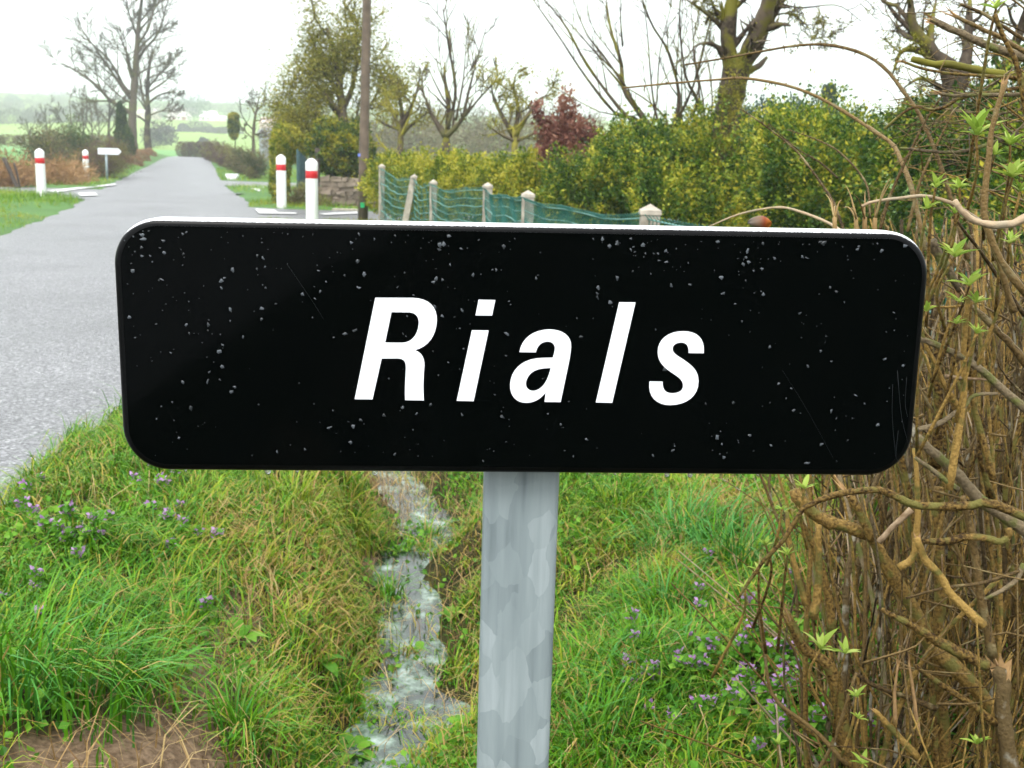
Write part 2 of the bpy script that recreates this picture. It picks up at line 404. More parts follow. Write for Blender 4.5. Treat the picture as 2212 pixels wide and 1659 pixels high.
def thing(name, loc, label, cat, group=None):
    o = bpy.data.objects.new(name, None); o.empty_display_size = .1
    col.objects.link(o); o.location = [float(q) for q in loc]
    o['label'] = label; o['category'] = cat
    if group: o['group'] = group
    return o
def tag(o, label=None, cat=None, group=None, kind=None):
    if label: o['label'] = label
    if cat: o['category'] = cat
    if group: o['group'] = group
    if kind: o['kind'] = kind
    return o
def tube(mb, pts, rad, sides=5, mat=0, tint=.5, cap=True):
    pts = np.asarray(pts, float); n = len(pts)
    rad = np.broadcast_to(np.asarray(rad, float), (n,))
    tg = np.gradient(pts, axis=0); tg /= np.linalg.norm(tg, axis=1)[:, None] + 1e-12
    ref = np.array([.31, .17, .93]) if abs(tg[0] @ np.array([.31, .17, .93])) < .9 else np.array([.95, .2, .1])
    a = np.cross(tg, ref); a /= np.linalg.norm(a, axis=1)[:, None] + 1e-12
    b = np.cross(tg, a)
    th = np.arange(sides) * 2 * math.pi / sides
    v = pts[:, None] + rad[:, None, None] * (np.cos(th)[None, :, None] * a[:, None] + np.sin(th)[None, :, None] * b[:, None])
    i = np.arange(n - 1)[:, None] * sides; j = np.arange(sides)[None]; k = (j + 1) % sides
    p, q, r_, s_ = i + j, i + k, i + sides + k, i + sides + j
    tr = np.stack([np.stack([p, q, r_], -1), np.stack([p, r_, s_], -1)], 2).reshape(-1, 3)
    v = v.reshape(-1, 3)
    if cap:
        c = len(v); v = np.concatenate([v, pts[-1:] + tg[-1:] * rad[-1] * .3, pts[:1]])
        e = (n - 1) * sides
        tr = np.concatenate([tr, [(e + jj, e + (jj + 1) % sides, c) for jj in range(sides)], [((jj + 1) % sides, jj, c + 1) for jj in range(sides)]])
    mb.add(v, tr, mat, tint)
def curve(pts, n=12):                                 # a smooth line through points
    pts = np.asarray(pts, float)
    if len(pts) == 2: return pts[0] + np.linspace(0, 1, n)[:, None] * (pts[1] - pts[0])
    p = np.concatenate([[2 * pts[0] - pts[1]], pts, [2 * pts[-1] - pts[-2]]])
    seg = len(pts) - 1; out = []
    for u in np.linspace(0, seg - 1e-6, n):
        k = int(u); t = u - k; a, b, c, d = p[k:k + 4]
        out.append(.5 * (2 * b + (c - a) * t + (2 * a - 5 * b + 4 * c - d) * t * t + (3 * b - a - 3 * c + d) * t ** 3))
    return np.array(out)
def leaves(mb, c, size, mat=0, tint=None, ratio=.5, outward=None, droop=0., rg=rng):
    n = len(c); c = np.asarray(c)
    size = np.broadcast_to(np.asarray(size, float), (n,))[:, None] * (.7 + .6 * rg.random((n, 1)))
    d = rg.normal(size=(n, 3)); d[:, 2] = d[:, 2] * .8 + .25 - droop
    if outward is not None: d = d * .8 + outward
    d /= np.linalg.norm(d, axis=1)[:, None]
    s = np.cross(d, rg.normal(size=(n, 3))); s /= np.linalg.norm(s, axis=1)[:, None]
    nn = np.cross(d, s)
    a = c - d * size * .5; b = c + d * size * .5
    l = c + s * size * ratio * .5 + nn * size * .08; r_ = c - s * size * ratio * .5 + nn * size * .08
    v = np.stack([a, l, b, r_], 1).reshape(-1, 3)
    i = np.arange(n)[:, None] * 4
    t = np.concatenate([i + np.array([[0, 2, 1]]), i + np.array([[0, 3, 2]])])
    ti = np.repeat(rg.random(n) if tint is None else np.broadcast_to(tint, (n,)), 4)
    mb.add(v, t, mat, ti, False)
def box(mb, lo, hi, mat=0, tint=.5, xf=None):
    x0, y0, z0 = lo; x1, y1, z1 = hi
    v = np.array([(x0, y0, z0), (x1, y0, z0), (x1, y1, z0), (x0, y1, z0), (x0, y0, z1), (x1, y0, z1), (x1, y1, z1), (x0, y1, z1)], float)
    if xf is not None: v = xf(v)
    q = [(0, 3, 2, 1), (4, 5, 6, 7), (0, 1, 5, 4), (1, 2, 6, 5), (2, 3, 7, 6), (3, 0, 4, 7)]
    mb.add(v, [(a, b, c) for a, b, c, d in q] + [(a, c, d) for a, b, c, d in q], mat, tint, False)
def prism(mb, poly, fn, mat=0, tint=.5):              # outline in (u, v) made solid between fn(u, v, 0) and fn(u, v, 1)
    n = len(poly)
    tri = geometry.tessellate_polygon([[Vector((p[0], p[1], 0)) for p in poly]])
    v = [fn(p[0], p[1], 0) for p in poly] + [fn(p[0], p[1], 1) for p in poly]
    t = [tuple(q) for q in tri] + [tuple(i + n for i in q) for q in tri]
    for i in range(n):
        j = (i + 1) % n; t += [(i, j, j + n), (i, j + n, i + n)]
    mb.add(v, t, mat, tint, False)
def rot_to(o, z): o.rotation_euler = (0, 0, z)
# ------------------------------------------------------------------ side roads (centre line, half width)
SIDE = {'side_road_right': (np.array([(-6.2, 20.3), (-4.2, 20.5), (-1, 20.9), (6, 22)]), np.array([2.9, 1.9, 1.55, 1.5])),
        'side_road_left': (np.array([(-8.4, 27.6), (-11, 28.3), (-16, 29.2), (-42, 33)]), np.array([3.4, 2.4, 2.0, 2.0])),
        'field_entrance': (np.array([(-11.0, 40.2), (-9.0, 40.5), (-6, 41), (2, 42)]), np.array([3.2, 2.4, 2.2, 2.2]))}
def side_dist(x, y):                                  # > 0 inside a side road
    best = np.full(np.broadcast(x, y).shape, -9.)
    for c, h in SIDE.values():
        for k in range(len(c) - 1):
            d = c[k + 1] - c[k]; L2 = d @ d
            t = np.clip(((x - c[k][0]) * d[0] + (y - c[k][1]) * d[1]) / L2, 0, 1)
            q = np.hypot(x - c[k][0] - t * d[0], y - c[k][1] - t * d[1])
            best = np.maximum(best, h[k] + (h[k + 1] - h[k]) * t - q)
    return best
_g0 = ground_z
def ground_z(x, y):
    z = _g0(x, y); s = ss(-.35, .1, side_dist(np.asarray(x, float), np.asarray(y, float)))
    return z * (1 - s) + (base_z(x, y) - .05) * s
def hit(px, py, d0=2.0, d1=880):                      # where a line of sight first meets the ground
    r = ray(px, py); d = np.geomspace(d0, d1, 3000)
    p = CAM[None] + r[None] * (d / r[1])[:, None]
    k = np.where(p[:, 2] < ground_z(p[:, 0], p[:, 1]))[0]
    return p[k[0]] if len(k) else p[-1]

# ------------------------------------------------------------------ ground sheet
def spread(lo, hi, a, b, step, g):
    out = list(np.arange(a, b + 1e-6, step)); s = step; v = out[-1]
    while v < hi: s = min(s * g, 14); v += s; out.append(v)
    s = step; v = a; pre = []
    while v > lo: s = min(s * g, 14); v -= s; pre.append(v)
    return np.array(pre[::-1] + out)
gx = spread(-720, 720, -3.4, 2.6, .045, 1.045)
gy = spread(-70, 930, 1.2, 7.0, .05, 1.035)
GX, GY = np.meshgrid(gx, gy)
GZ = ground_z(GX, GY)
HEDGE_ROWS = [205, 330, 470, 590, 690]                # field boundaries up the hillside
me = bpy.data.meshes.new('ground')
ground = bpy.data.objects.new('ground', me); col.objects.link(ground)
nx, ny = len(gx), len(gy)
me.vertices.add(nx * ny); me.vertices.foreach_set('co', np.stack([GX, GY, GZ], -1).ravel())
i = (np.arange(ny - 1)[:, None] * nx + np.arange(nx - 1)[None]).ravel()
quads = np.stack([i, i + 1, i + nx + 1, i + nx], 1)
me.loops.add(len(quads) * 4); me.loops.foreach_set('vertex_index', quads.ravel())
me.polygons.add(len(quads)); me.polygons.foreach_set('loop_start', np.arange(len(quads)) * 4)
me.polygons.foreach_set('use_smooth', np.ones(len(quads), bool))
UR, UL = GX - r_edge(GY), l_edge(GY) - GX
def bare_amount(x, y):
    ur = x - r_edge(y)
    patch = ss(.22, .14, np.hypot((x + .66) / 1.35, (y - 1.76)) + (noise(x, y, .12, 6) - .5) * .12)
    bank = ss(.35, .1, np.abs(ur - .93)) * ss(.5, .7, noise(x, y, .3, 8)) * ss(16, 10, y)
    return np.clip(patch + .8 * bank, 0, 1)
field = np.clip(ss(100, 114, GY) + ss(5.5, 8, UL) * ss(12, 20, GY) + ss(5, 8, UR) * ss(44, 50, GY) + .55 * ss(9, 16, GY), 0, 1)
crop = _lat[(np.searchsorted(HEDGE_ROWS, GY + 30 * noise(GX, GY, 150, 1)) * 37 + np.floor(GX / 170).astype(int) * 11) % 256, 40]
for nm, arr in (('bare', bare_amount(GX, GY)), ('field', field), ('crop', crop)):
    at = me.attributes.new(nm, 'FLOAT', 'POINT'); at.data.foreach_set('value', arr.ravel())
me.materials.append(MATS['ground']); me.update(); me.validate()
tag(ground, kind='structure')

# ------------------------------------------------------------------ roads and markings
def strip(name, ys, xl, xr, zf, n=14, mat='asphalt', lift=.006):
    mb = MB(); t = np.linspace(0, 1, n)[None]
    Xs = xl[:, None] * (1 - t) + xr[:, None] * t; Ys = np.broadcast_to(ys[:, None], Xs.shape)
    Z = zf(Xs, Ys) + .035 * (1 - (2 * t - 1) ** 2) + lift
    k = (np.arange(len(ys) - 1)[:, None] * n + np.arange(n - 1)[None]).ravel()
    mb.add(np.stack([Xs, Ys, Z], -1).reshape(-1, 3), np.concatenate([np.stack([k, k + 1, k + n + 1], 1), np.stack([k, k + n + 1, k + n], 1)]))
    o = mb.build(name, mat); tag(o, kind='structure'); return o
ry = np.concatenate([np.linspace(-55, 1, 60), np.linspace(1.05, 9, 220), np.linspace(9.1, 40, 220), np.linspace(40.5, 112, 110)])
rag = (noise(ry, 0 * ry, .35, 1) - .5) * .12 + (noise(ry, 0 * ry, .09, 2) - .5) * .06
rag2 = (noise(ry, 0 * ry, .5, 3) - .5) * .16
strip('road', ry, l_edge(ry) + rag2, r_edge(ry) + rag, lambda x, y: base_z(x, y) - .015)
for nm, (c, h) in SIDE.items():
    mb = MB(); cc = curve(np.c_[c, 0 * c[:, 0]], 40)[:, :2]; hh = np.interp(np.linspace(0, len(c) - 1, 40), range(len(c)), h)
    d = np.gradient(cc, axis=0); d /= np.linalg.norm(d, axis=1)[:, None]; nrm = np.c_[-d[:, 1], d[:, 0]]
    n = 7; t = np.linspace(-1, 1, n)
    q = cc[:, None] + nrm[:, None] * (hh[:, None] * t[None])[..., None]
    z = base_z(q[..., 0], q[..., 1]) - .001 + .012 * (1 - t[None] ** 2)
    k = (np.arange(39)[:, None] * n + np.arange(n - 1)[None]).ravel()
    mb.add(np.concatenate([q, z[..., None]], -1).reshape(-1, 3), np.concatenate([np.stack([k, k + n, k + n + 1], 1), np.stack([k, k + n + 1, k + 1], 1)]))
    tag(mb.build(nm, 'asphalt'), kind='structure')
def marking(pxs, lift=.03):                           # worn painted patch lying on the road surface
    mb = MB(); pts = []
    for a, b_ in pxs:
        q = PZ(a, b_, .02); pts.append((q[0], q[1], float(base_z(q[0], q[1])) + lift))
    pts = np.array(pts); c = pts.mean(0); v = np.concatenate([[c], pts]); n = len(pts)
    mb.add(v, [(0, i + 1, (i + 1) % n + 1) for i in range(n)], smooth=False)
    tag(mb.build('road_marking', 'marking'), kind='structure')
marking([(550, 452), (592, 453), (600, 459), (640, 460), (640, 463), (560, 462)])
marking([(690, 462), (772, 458), (772, 462), (700, 465)])
marking([(100, 412), (160, 406), (250, 397), (250, 400), (170, 409), (118, 417)])
marking([(168, 417), (205, 416), (212, 423), (172, 424)])
marking([(535, 405), (572, 405), (560, 414)])

# ditch water: a narrow uneven ribbon at the bottom of the ditch
wy = np.linspace(-1.5, 17.2, 340)
wc = r_edge(wy) + 1.2 + meander(wy)
mbw = MB(); wl = wc - .11 - (noise(wy, 0 * wy, .12, 5) - .3) * .16; wr = wc + .10 + (noise(wy, 0 * wy, .12, 6) - .3) * .16
k = np.arange(len(wy) - 1) * 2
v = np.stack([np.stack([wl, wy, 0 * wy - .428], 1), np.stack([wr, wy, 0 * wy - .428], 1)], 1).reshape(-1, 3)
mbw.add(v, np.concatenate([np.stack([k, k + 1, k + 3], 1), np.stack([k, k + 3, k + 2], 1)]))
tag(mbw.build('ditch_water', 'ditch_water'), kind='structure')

# ------------------------------------------------------------------ the place-name sign
YAW, TILT = R(2.75), R(.4)
s_u0 = np.array([math.cos(YAW), math.sin(YAW), 0]); s_z = np.array([0, 0, 1.])
s_u = s_u0 * math.cos(TILT) + s_z * math.sin(TILT); s_v = -s_u0 * math.sin(TILT) + s_z * math.cos(TILT)
s_n = np.cross(s_u, s_v); S_O = P(1127, 750, 1.10)    # s_n points at the viewer
def S(u, v, h=0.): return S_O + s_u * u + s_v * v + s_n * h
def s_loc(px, py):
    r = ray(px, py); t = ((S_O - CAM) @ s_n) / (r @ s_n); q = CAM + r * t - S_O
    return np.array([q @ s_u, q @ s_v])
U0, U1, V0, V1 = -.4035, .4125, -.1330, .1228
post_c = np.array([.0125, 1.155])
sign = thing('place_name_sign', (post_c[0], post_c[1], gz(*post_c)), 'black place-name sign with white letters on a grey galvanised post', 'road sign')
def rrect(ins, r, n=14):
    out = []
    for cx, cy, a0 in ((U1, V1, 0), (U0, V1, 90), (U0, V0, 180), (U1, V0, 270)):
        ox = cx - math.copysign(r + ins, cx); oy = cy - math.copysign(r + ins, cy)
        for a in np.linspace(a0, a0 + 90, n): out.append((ox + r * math.cos(R(a)), oy + r * math.sin(R(a))))
    return np.array(out)
RC, RE = .046, .0075
def ring(ins, h): return np.array([S(a, b_, h) for a, b_ in rrect(ins, max(RC - ins, .01))])
mb = MB(); f0 = ring(RE, 0.0); n = len(f0)
c = S((U0 + U1) / 2, (V0 + V1) / 2, 0)
mb.add(np.concatenate([[c], f0]), [(0, i + 1, (i + 1) % n + 1) for i in range(n)], smooth=False)
mb.build('plate', 'black_film', sign)
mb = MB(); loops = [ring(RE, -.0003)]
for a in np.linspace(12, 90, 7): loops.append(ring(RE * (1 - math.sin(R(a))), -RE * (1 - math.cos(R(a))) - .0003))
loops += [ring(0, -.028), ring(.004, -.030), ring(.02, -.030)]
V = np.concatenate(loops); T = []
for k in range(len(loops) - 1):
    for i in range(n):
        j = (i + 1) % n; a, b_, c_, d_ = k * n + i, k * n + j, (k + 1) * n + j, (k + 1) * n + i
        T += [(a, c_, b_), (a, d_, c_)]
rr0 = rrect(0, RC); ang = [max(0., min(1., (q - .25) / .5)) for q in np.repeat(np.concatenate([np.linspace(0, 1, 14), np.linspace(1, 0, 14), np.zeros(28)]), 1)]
arc = [0, 0, .08, .28, .55, .85, 1, 1, 1, 1, 1]  # share of painted highlight on each loop, front to back
mb.add(V, T, 0, np.concatenate([np.array(ang) * arc[k] for k in range(len(loops))])); mb.build('rim', 'rim_highlight', sign)
mb = MB(); fb = ring(.01, -.012)
mb.add(np.concatenate([[S((U0 + U1) / 2, (V0 + V1) / 2, -.012)], fb]), [(0, (i + 1) % n + 1, i + 1) for i in range(n)], smooth=False)
mb.build('back_panel', 'galvanised', sign)
for v_ in (.06, -.07):
    mb = MB(); a0 = S(.012 - .06, v_ - .012, -.029); 
    xf = lambda q: np.array([S(*p) for p in q])
    box(mb, (-.05, v_ - .014, -.036), (.075, v_ + .014, -.029), xf=xf)
    mb.build('clamp', 'galvanised', sign)
# letters: outlines of the white oblique capitals and small letters
def bez(p):
    out = [np.array(p[0], float)]
    for s in p[1:]:
        if len(s) == 2: out.append(np.array(s, float))
        else:
            a = out[-1]; b_, c_, d_ = [np.array(s[k:k + 2], float) for k in (0, 2, 4)]
            for t in np.linspace(0, 1, 9)[1:]: out.append(a * (1 - t) ** 3 + 3 * b_ * t * (1 - t) ** 2 + 3 * c_ * t * t * (1 - t) + d_ * t ** 3)
    return out
LET = {
 'R': [[(118, 640), (232, 79), (440, 80), (530, 82, 575, 130, 573, 205), (570, 290, 525, 350, 452, 369), (495, 385, 508, 420, 503, 470), (498, 530, 497, 590, 501, 647), (397, 645), (393, 580, 400, 520, 401, 465), (401, 430, 390, 416, 355, 415), (268, 415), (217, 641)],
       [(322, 159), (420, 160), (460, 163, 475, 190, 472, 225), (466, 290, 430, 327, 380, 328), (287, 327)]],
 'i': [[(766, 259), (859, 260), (776, 651), (682, 649)]],
 'dot': [[(803, 90), (896, 92), (878, 178), (786, 177)]],
 'a': [[(1029, 380), (1040, 300, 1110, 255, 1195, 254), (1270, 255, 1318, 290, 1315, 350), (1313, 380, 1308, 410, 1300, 450), (1257, 656), (1168, 655), (1174, 603), (1145, 640, 1110, 660, 1065, 660), (1010, 660, 975, 620, 977, 560), (980, 480, 1040, 425, 1120, 415), (1160, 410, 1190, 412, 1213, 410), (1222, 385, 1226, 365, 1224, 352), (1220, 332, 1205, 322, 1185, 322), (1150, 322, 1128, 345, 1120, 381)],
       [(1202, 468), (1150, 468, 1110, 475, 1085, 505), (1065, 530, 1058, 560, 1073, 580), (1090, 600, 1122, 597, 1145, 578), (1175, 555, 1190, 515, 1202, 469)]],
 'l': [[(1580, 104), (1671, 105), (1542, 660), (1451, 658)]],
 's': [[(1964, 385), (2048, 386), (2056, 300, 2010, 264, 1935, 264), (1850, 264, 1793, 310, 1793, 380), (1793, 440, 1835, 470, 1880, 500), (1915, 522, 1935, 540, 1933, 570), (1930, 597, 1905, 607, 1873, 607), (1840, 607, 1818, 590, 1821, 543), (1748, 542), (1735, 630, 1790, 673, 1862, 673), (1950, 672, 2020, 625, 2019, 540), (2018, 480, 1985, 455, 1935, 420), (1900, 398, 1876, 385, 1876, 362), (1876, 340, 1895, 327, 1925, 327), (1955, 328, 1966, 350, 1964, 384)]]}
def letter_mesh(mb, loops):
    L = []
    for lp in loops:
        pts = [s_loc((1000 + q[0] * 1200 / 2212) * .72005, (850 + q[1] * 1200 / 2212) * .72005) for q in bez(lp)]
        L.append(pts)
    flat = [p for lp in L for p in lp]; nn = len(flat)
    tri = geometry.tessellate_polygon([[Vector((p[0], p[1], 0)) for p in lp] for lp in L])
    v = [S(p[0], p[1], .0007) for p in flat] + [S(p[0], p[1], .0001) for p in flat]
    t = [tuple(q) for q in tri]; k = 0
    for lp in L:
        m_ = len(lp)
        for i in range(m_):
            j = (i + 1) % m_; t += [(k + i, k + j, k + j + nn), (k + i, k + j + nn, k + i + nn)]
        k += m_
    mb.add(v, t, smooth=False)
for key, loops in LET.items():
    if key == 'dot': continue
    mb = MB(); letter_mesh(mb, loops)
    if key == 'i': letter_mesh(mb, LET['dot'])
    o = mb.build('letter', 'letter_white', sign); o['label'] = 'white oblique letter ' + key
# spots of dried rain on the black face
mb = MB(); rg = np.random.default_rng(11)
cnt = 0
while cnt < 520:
    u = rg.uniform(U0 + .012, U1 - .012); v_ = V1 - .012 - (V1 - V0 - .024) * rg.random() ** 1.55
    if noise(u + 5, v_ + 5, .06, 3) < rg.random() * .75: continue
    s = .0006 + .0021 * rg.random() ** 2.6; k = rg.integers(6, 9)
    a = np.sort(rg.random(k)) * 2 * math.pi; ra = s * (.6 + .6 * rg.random(k)); el = rg.uniform(.55, 1.5); th = rg.uniform(-.5, .5)
    xy = np.c_[np.cos(a) * ra / el ** .5, np.sin(a) * ra * el ** .5]; xy = xy @ np.array([[math.cos(th), math.sin(th)], [-math.sin(th), math.cos(th)]])
    pts = [S(u, v_, .00062)] + [S(u + p[0] * .6, v_ + p[1] * .6, .0005) for p in xy] + [S(u + p[0], v_ + p[1], .00008) for p in xy]
    T = [(0, i + 1, (i + 1) % k + 1) for i in range(k)] + [q for i in range(k) for j in [(i + 1) % k] for q in ((i + 1, i + 1 + k, j + 1 + k), (i + 1, j + 1 + k, j + 1))]
    mb.add(pts, T, tint=rg.random() ** .8); cnt += 1
o = mb.build('rain_spots', 'dry_drop', sign); o['kind'] = 'stuff'
# fine scratches near the right edge and across the face
mb = MB()
for line in ([(1990, 815), (1985, 900), (1983, 960)], [(1940, 930), (1935, 985), (1945, 1000)], [(1928, 830), (1927, 900), (1934, 985)], [(1938, 800), (1947, 900), (1962, 960), (1964, 995)], [(1958, 815), (1955, 870), (1960, 900)], [(620, 570), (668, 640), (700, 690)], [(1690, 800), (1740, 880), (1800, 990)]):
    L = curve([S(*s_loc(*q), .0006) for q in line], 10); tube(mb, L, .00016 if line[0][0] > 1900 else .00007, 3, 0, .25)
mb.build('scratches', 'dry_drop', sign)
for px, sz in ((577, .0030), (809, .0032), (1443, .0026), (1493, .0028), (640, .0016), (398, .0014), (1330, .0016), (1640, .0015), (880, .0014), (1270, .0013), (1760, .0014)):
    q = s_loc(px, 1018 + (px - 390) * .0082); mb = MB(); c = S(q[0], V0 - sz * .5, -.006); vv, tt = [], []
    for a in range(7):
        for b_ in range(10):
            ph = math.pi * a / 6; rr = sz * math.sin(ph) * (1 + .15 * math.cos(ph))
            vv.append(c + np.array([rr * math.cos(b_ * .6283), rr * math.sin(b_ * .6283), sz * 1.05 * math.cos(ph)]))
    for a in range(6):
        for b_ in range(10): e = (b_ + 1) % 10; tt += [(a * 10 + b_, a * 10 + 10 + b_, a * 10 + 10 + e), (a * 10 + b_, a * 10 + 10 + e, a * 10 + e)]
    mb.add(vv, tt); mb.build('water_drop', 'water_drop', sign)
# post: rounded rectangular tube, open seam, slightly turned with the plate
def post_ring(z, r=.006, hx=.0405, hy=.0205):
    out = []
    for cx, cy, a0 in ((hx, hy, 0), (-hx, hy, 90), (-hx, -hy, 180), (hx, -hy, 270)):
        for a in np.linspace(a0, a0 + 90, 6):
            q = np.array([cx - math.copysign(r, cx) + r * math.cos(R(a)), cy - math.copysign(r, cy) + r * math.sin(R(a)), 0])
            out.append(np.array([post_c[0], post_c[1], z]) + s_u0 * q[0] + np.array([-s_u0[1], s_u0[0], 0]) * q[1])
    return np.array(out)
zs = np.linspace(gz(*post_c) - .3, .955, 12); V = np.concatenate([post_ring(z) for z in zs]); n = 24; T = []
for k in range(11):
    for i in range(n): j = (i + 1) % n; T += [(k * n + i, k * n + j, k * n + n + j), (k * n + i, k * n + n + j, k * n + n + i)]
mb = MB(); mb.add(V, T); mb.build('post', 'galvanised', sign)
mb = MB(); tr_ = post_ring(.955); mb.add(np.concatenate([[tr_.mean(0)], tr_]), [(0, i + 1, (i + 1) % n + 1) for i in range(n)], smooth=False)
mb.build('post_cap', 'galvanised', sign)

# ------------------------------------------------------------------ grass
def blades(mb, xy, length, width, lean, tint, segs=3, az=None, rg=rng):
    n = len(xy); x, y = xy[:, 0], xy[:, 1]; z = ground_z(x, y) - .01
    az = rg.random(n) * 2 * math.pi if az is None else az
    d = np.c_[np.cos(az), np.sin(az)]
    fa = az + math.pi / 2 + rg.normal(size=n) * .5; s = np.c_[np.cos(fa), np.sin(fa)]
    V = []; 
    for k in range(segs + 1):
        t = k / segs; b = lean * t ** 1.8
        hx = length * np.sin(b) * t * .9; hz = length * np.cos(b * .85) * t
        c = np.c_[x + d[:, 0] * hx, y + d[:, 1] * hx, z + hz]
        wv = width * (1 - .75 * t) * .5 if k < segs else None
        if k < segs:
            V.append(np.c_[c[:, 0] + s[:, 0] * wv, c[:, 1] + s[:, 1] * wv, c[:, 2]]); V.append(np.c_[c[:, 0] - s[:, 0] * wv, c[:, 1] - s[:, 1] * wv, c[:, 2]])
        else: V.append(c)
    m_ = len(V); v = np.stack(V, 1).reshape(-1, 3); i = np.arange(n)[:, None] * m_; T = []
    for k in range(segs - 1):
        a = 2 * k; T += [i + np.array([[a, a + 1, a + 3]]), i + np.array([[a, a + 3, a + 2]])]
    a = 2 * (segs - 1); T.append(i + np.array([[a, a + 1, a + 2]]))
    mb.add(v, np.concatenate(T), 0, np.repeat(np.clip(tint, 0, 1), m_), True)
def scatter(n, x0, x1, y0, y1, margin=.0, power=1.):
    y = y0 + (y1 - y0) * rng.random(n) ** power; x = x0 + (x1 - x0) * rng.random(n)
    return np.c_[x, y]
def grass_ok(p, edge=.02):
    ur = p[:, 0] - r_edge(p[:, 1]); ul = l_edge(p[:, 1]) - p[:, 0]
    jit = (noise(p[:, 0], p[:, 1], .15, 9) - .5) * .22
    ok = (np.maximum(ur, ul) > edge + jit) & (side_dist(p[:, 0], p[:, 1]) < jit)
    return ok, ur, ul
def in_view(p, m_=.12):
    d = np.c_[p[:, 0], p[:, 1], ground_z(p[:, 0], p[:, 1]) - CAM_Z]
    f = d @ fwd; a = (d @ rt) / f / (W_PX / 2 / F_PX); b = (d @ up) / f / (H_PX / 2 / F_PX)
    return (f > 0) & (np.abs(a) < 1 + m_) & (np.abs(b) < 1 + 2 * m_)
# near verge and banks
p = np.concatenate([scatter(150000, -2.0, 2.4, 1.3, 4.2), scatter(100000, -2.6, 3.0, 3.5, 8.5)])
ok, ur, ul = grass_ok(p); p = p[ok & in_view(p)]
ur = p[:, 0] - r_edge(p[:, 1]); g = rng.random(len(p))
wet = np.exp(-((ur - 1.2 - meander(p[:, 1])) / .18) ** 4); bare = bare_amount(p[:, 0], p[:, 1])
lush = noise(p[:, 0], p[:, 1], .45, 11); fine = noise(p[:, 0], p[:, 1], .14, 12)
dens = (1 - .985 * wet * ss(.62, .46, noise(p[:, 0], p[:, 1], .13, 31))) * (1 - .97 * bare) * (.16 + .84 * ss(.32, .58, lush * .45 + fine * .55)) * np.where(p[:, 1] > 4.2, .75, 1)
p = p[g < dens]; ur = p[:, 0] - r_edge(p[:, 1]); n = len(p)
lush = noise(p[:, 0], p[:, 1], .45, 11); fine = noise(p[:, 0], p[:, 1], .14, 12); dry = noise(p[:, 0], p[:, 1], .7, 13)
brownbank = ss(.55, .95, ur) * ss(1.9, 1.5, ur)
tint = .50 + .40 * (lush - .5) + .22 * rng.normal(size=n) * .8 - .5 * ss(.52, .8, dry) * rng.random(n) - .16 * brownbank * rng.random(n)
tint = np.where(rng.random(n) < .08 + .07 * brownbank, rng.random(n) * .16, tint)
dryside = ss(1.6, 1.9, ur); tint = tint - .16 * dryside * rng.random(n)
length = (1 - .22 * dryside) * (.045 + .085 * lush ** 1.3 + .06 * fine) * (.6 + .8 * rng.random(n)) * (1 - .35 * np.exp(-((ur - 1.2) / .38) ** 2))
wind = math.radians(15) + (noise(p[:, 0], p[:, 1], .5, 15) - .5) * 7 + rng.normal(size=n) * 1.3
mb = MB(); blades(mb, p, length, .003 + .006 * rng.random(n) ** 1.8, .5 + 1.5 * rng.random(n), tint, 3, wind)
tag(mb.build('verge_grass', 'grass'), 'short wet green and yellowed grass on the ditch banks', 'grass', kind='stuff')
# straw lying between
p = scatter(46000, -2.0, 2.4, 1.3, 6.5); ok, ur, ul = grass_ok(p, .1); p = p[ok & in_view(p)]; ur = p[:, 0] - r_edge(p[:, 1])
dry = noise(p[:, 0], p[:, 1], .7, 13); k = rng.random(len(p)) < .14 + .5 * ss(.5, .75, dry) + .5 * ss(.6, .95, ur) * ss(1.75, 1.45, ur) * (1 - .97 * np.exp(-((ur - 1.2) / .19) ** 4)); p = p[k]; n = len(p)
mb = MB(); blades(mb, p, .07 + .13 * rng.random(n), .0018 + .0022 * rng.random(n), 1.0 + .75 * rng.random(n), rng.random(n), 3)
tag(mb.build('dry_grass', 'straw'), 'flattened straw-coloured dead grass among the green', 'grass', kind='stuff')
# clover and small herbs
p = scatter(110000, -2.0, 2.2, 1.3, 4.8); ok, ur, ul = grass_ok(p, .05); p = p[ok & in_view(p)]
herb = noise(p[:, 0], p[:, 1], .38, 21); ur = p[:, 0] - r_edge(p[:, 1])
k = rng.random(len(p)) < (.08 + .85 * ss(.45, .7, herb)) * (1 - .9 * bare_amount(p[:, 0], p[:, 1])) * (1 - .9 * np.exp(-((ur - 1.2 - meander(p[:, 1])) / .17) ** 4) * ss(.7, .5, noise(p[:, 0], p[:, 1], .12, 33))); p = p[k]
c = np.c_[p, ground_z(p[:, 0], p[:, 1]) + .012 + .05 * rng.random(len(p)) ** 1.5]
mb = MB(); leaves(mb, c, .013 + .012 * rng.random(len(c)), ratio=.8); 
tag(mb.build('clover', 'herb'), 'low clover and small round leaves between the grass', 'ground cover', kind='stuff')
# farther verges
p = np.concatenate([scatter(60000, -14, -1.2, 8, 26), scatter(60000, -30, -6, 14, 60), scatter(26000, -2.2, 3.0, 8, 17)])
ok, ur, ul = grass_ok(p); p = p[ok & in_view(p, .04)]; ur = p[:, 0] - r_edge(p[:, 1]); ul = l_edge(p[:, 1]) - p[:, 0]
p = p[(ul < 9) & (ur < 9)]; n = len(p); sc = np.clip(p[:, 1] / 14, .8, 3)
lush = noise(p[:, 0], p[:, 1], 1.2, 11)
mb = MB(); blades(mb, p, (.05 + .06 * lush) * (.6 + .7 * rng.random(n)) * np.clip(sc, 1, 1.8), .005 * sc, .3 + rng.random(n), .33 + .25 * (lush - .5) + .07 * rng.normal(size=n), 2)
tag(mb.build('far_verge_grass', 'grass'), 'mown green grass along both edges of the road', 'grass', kind='stuff')
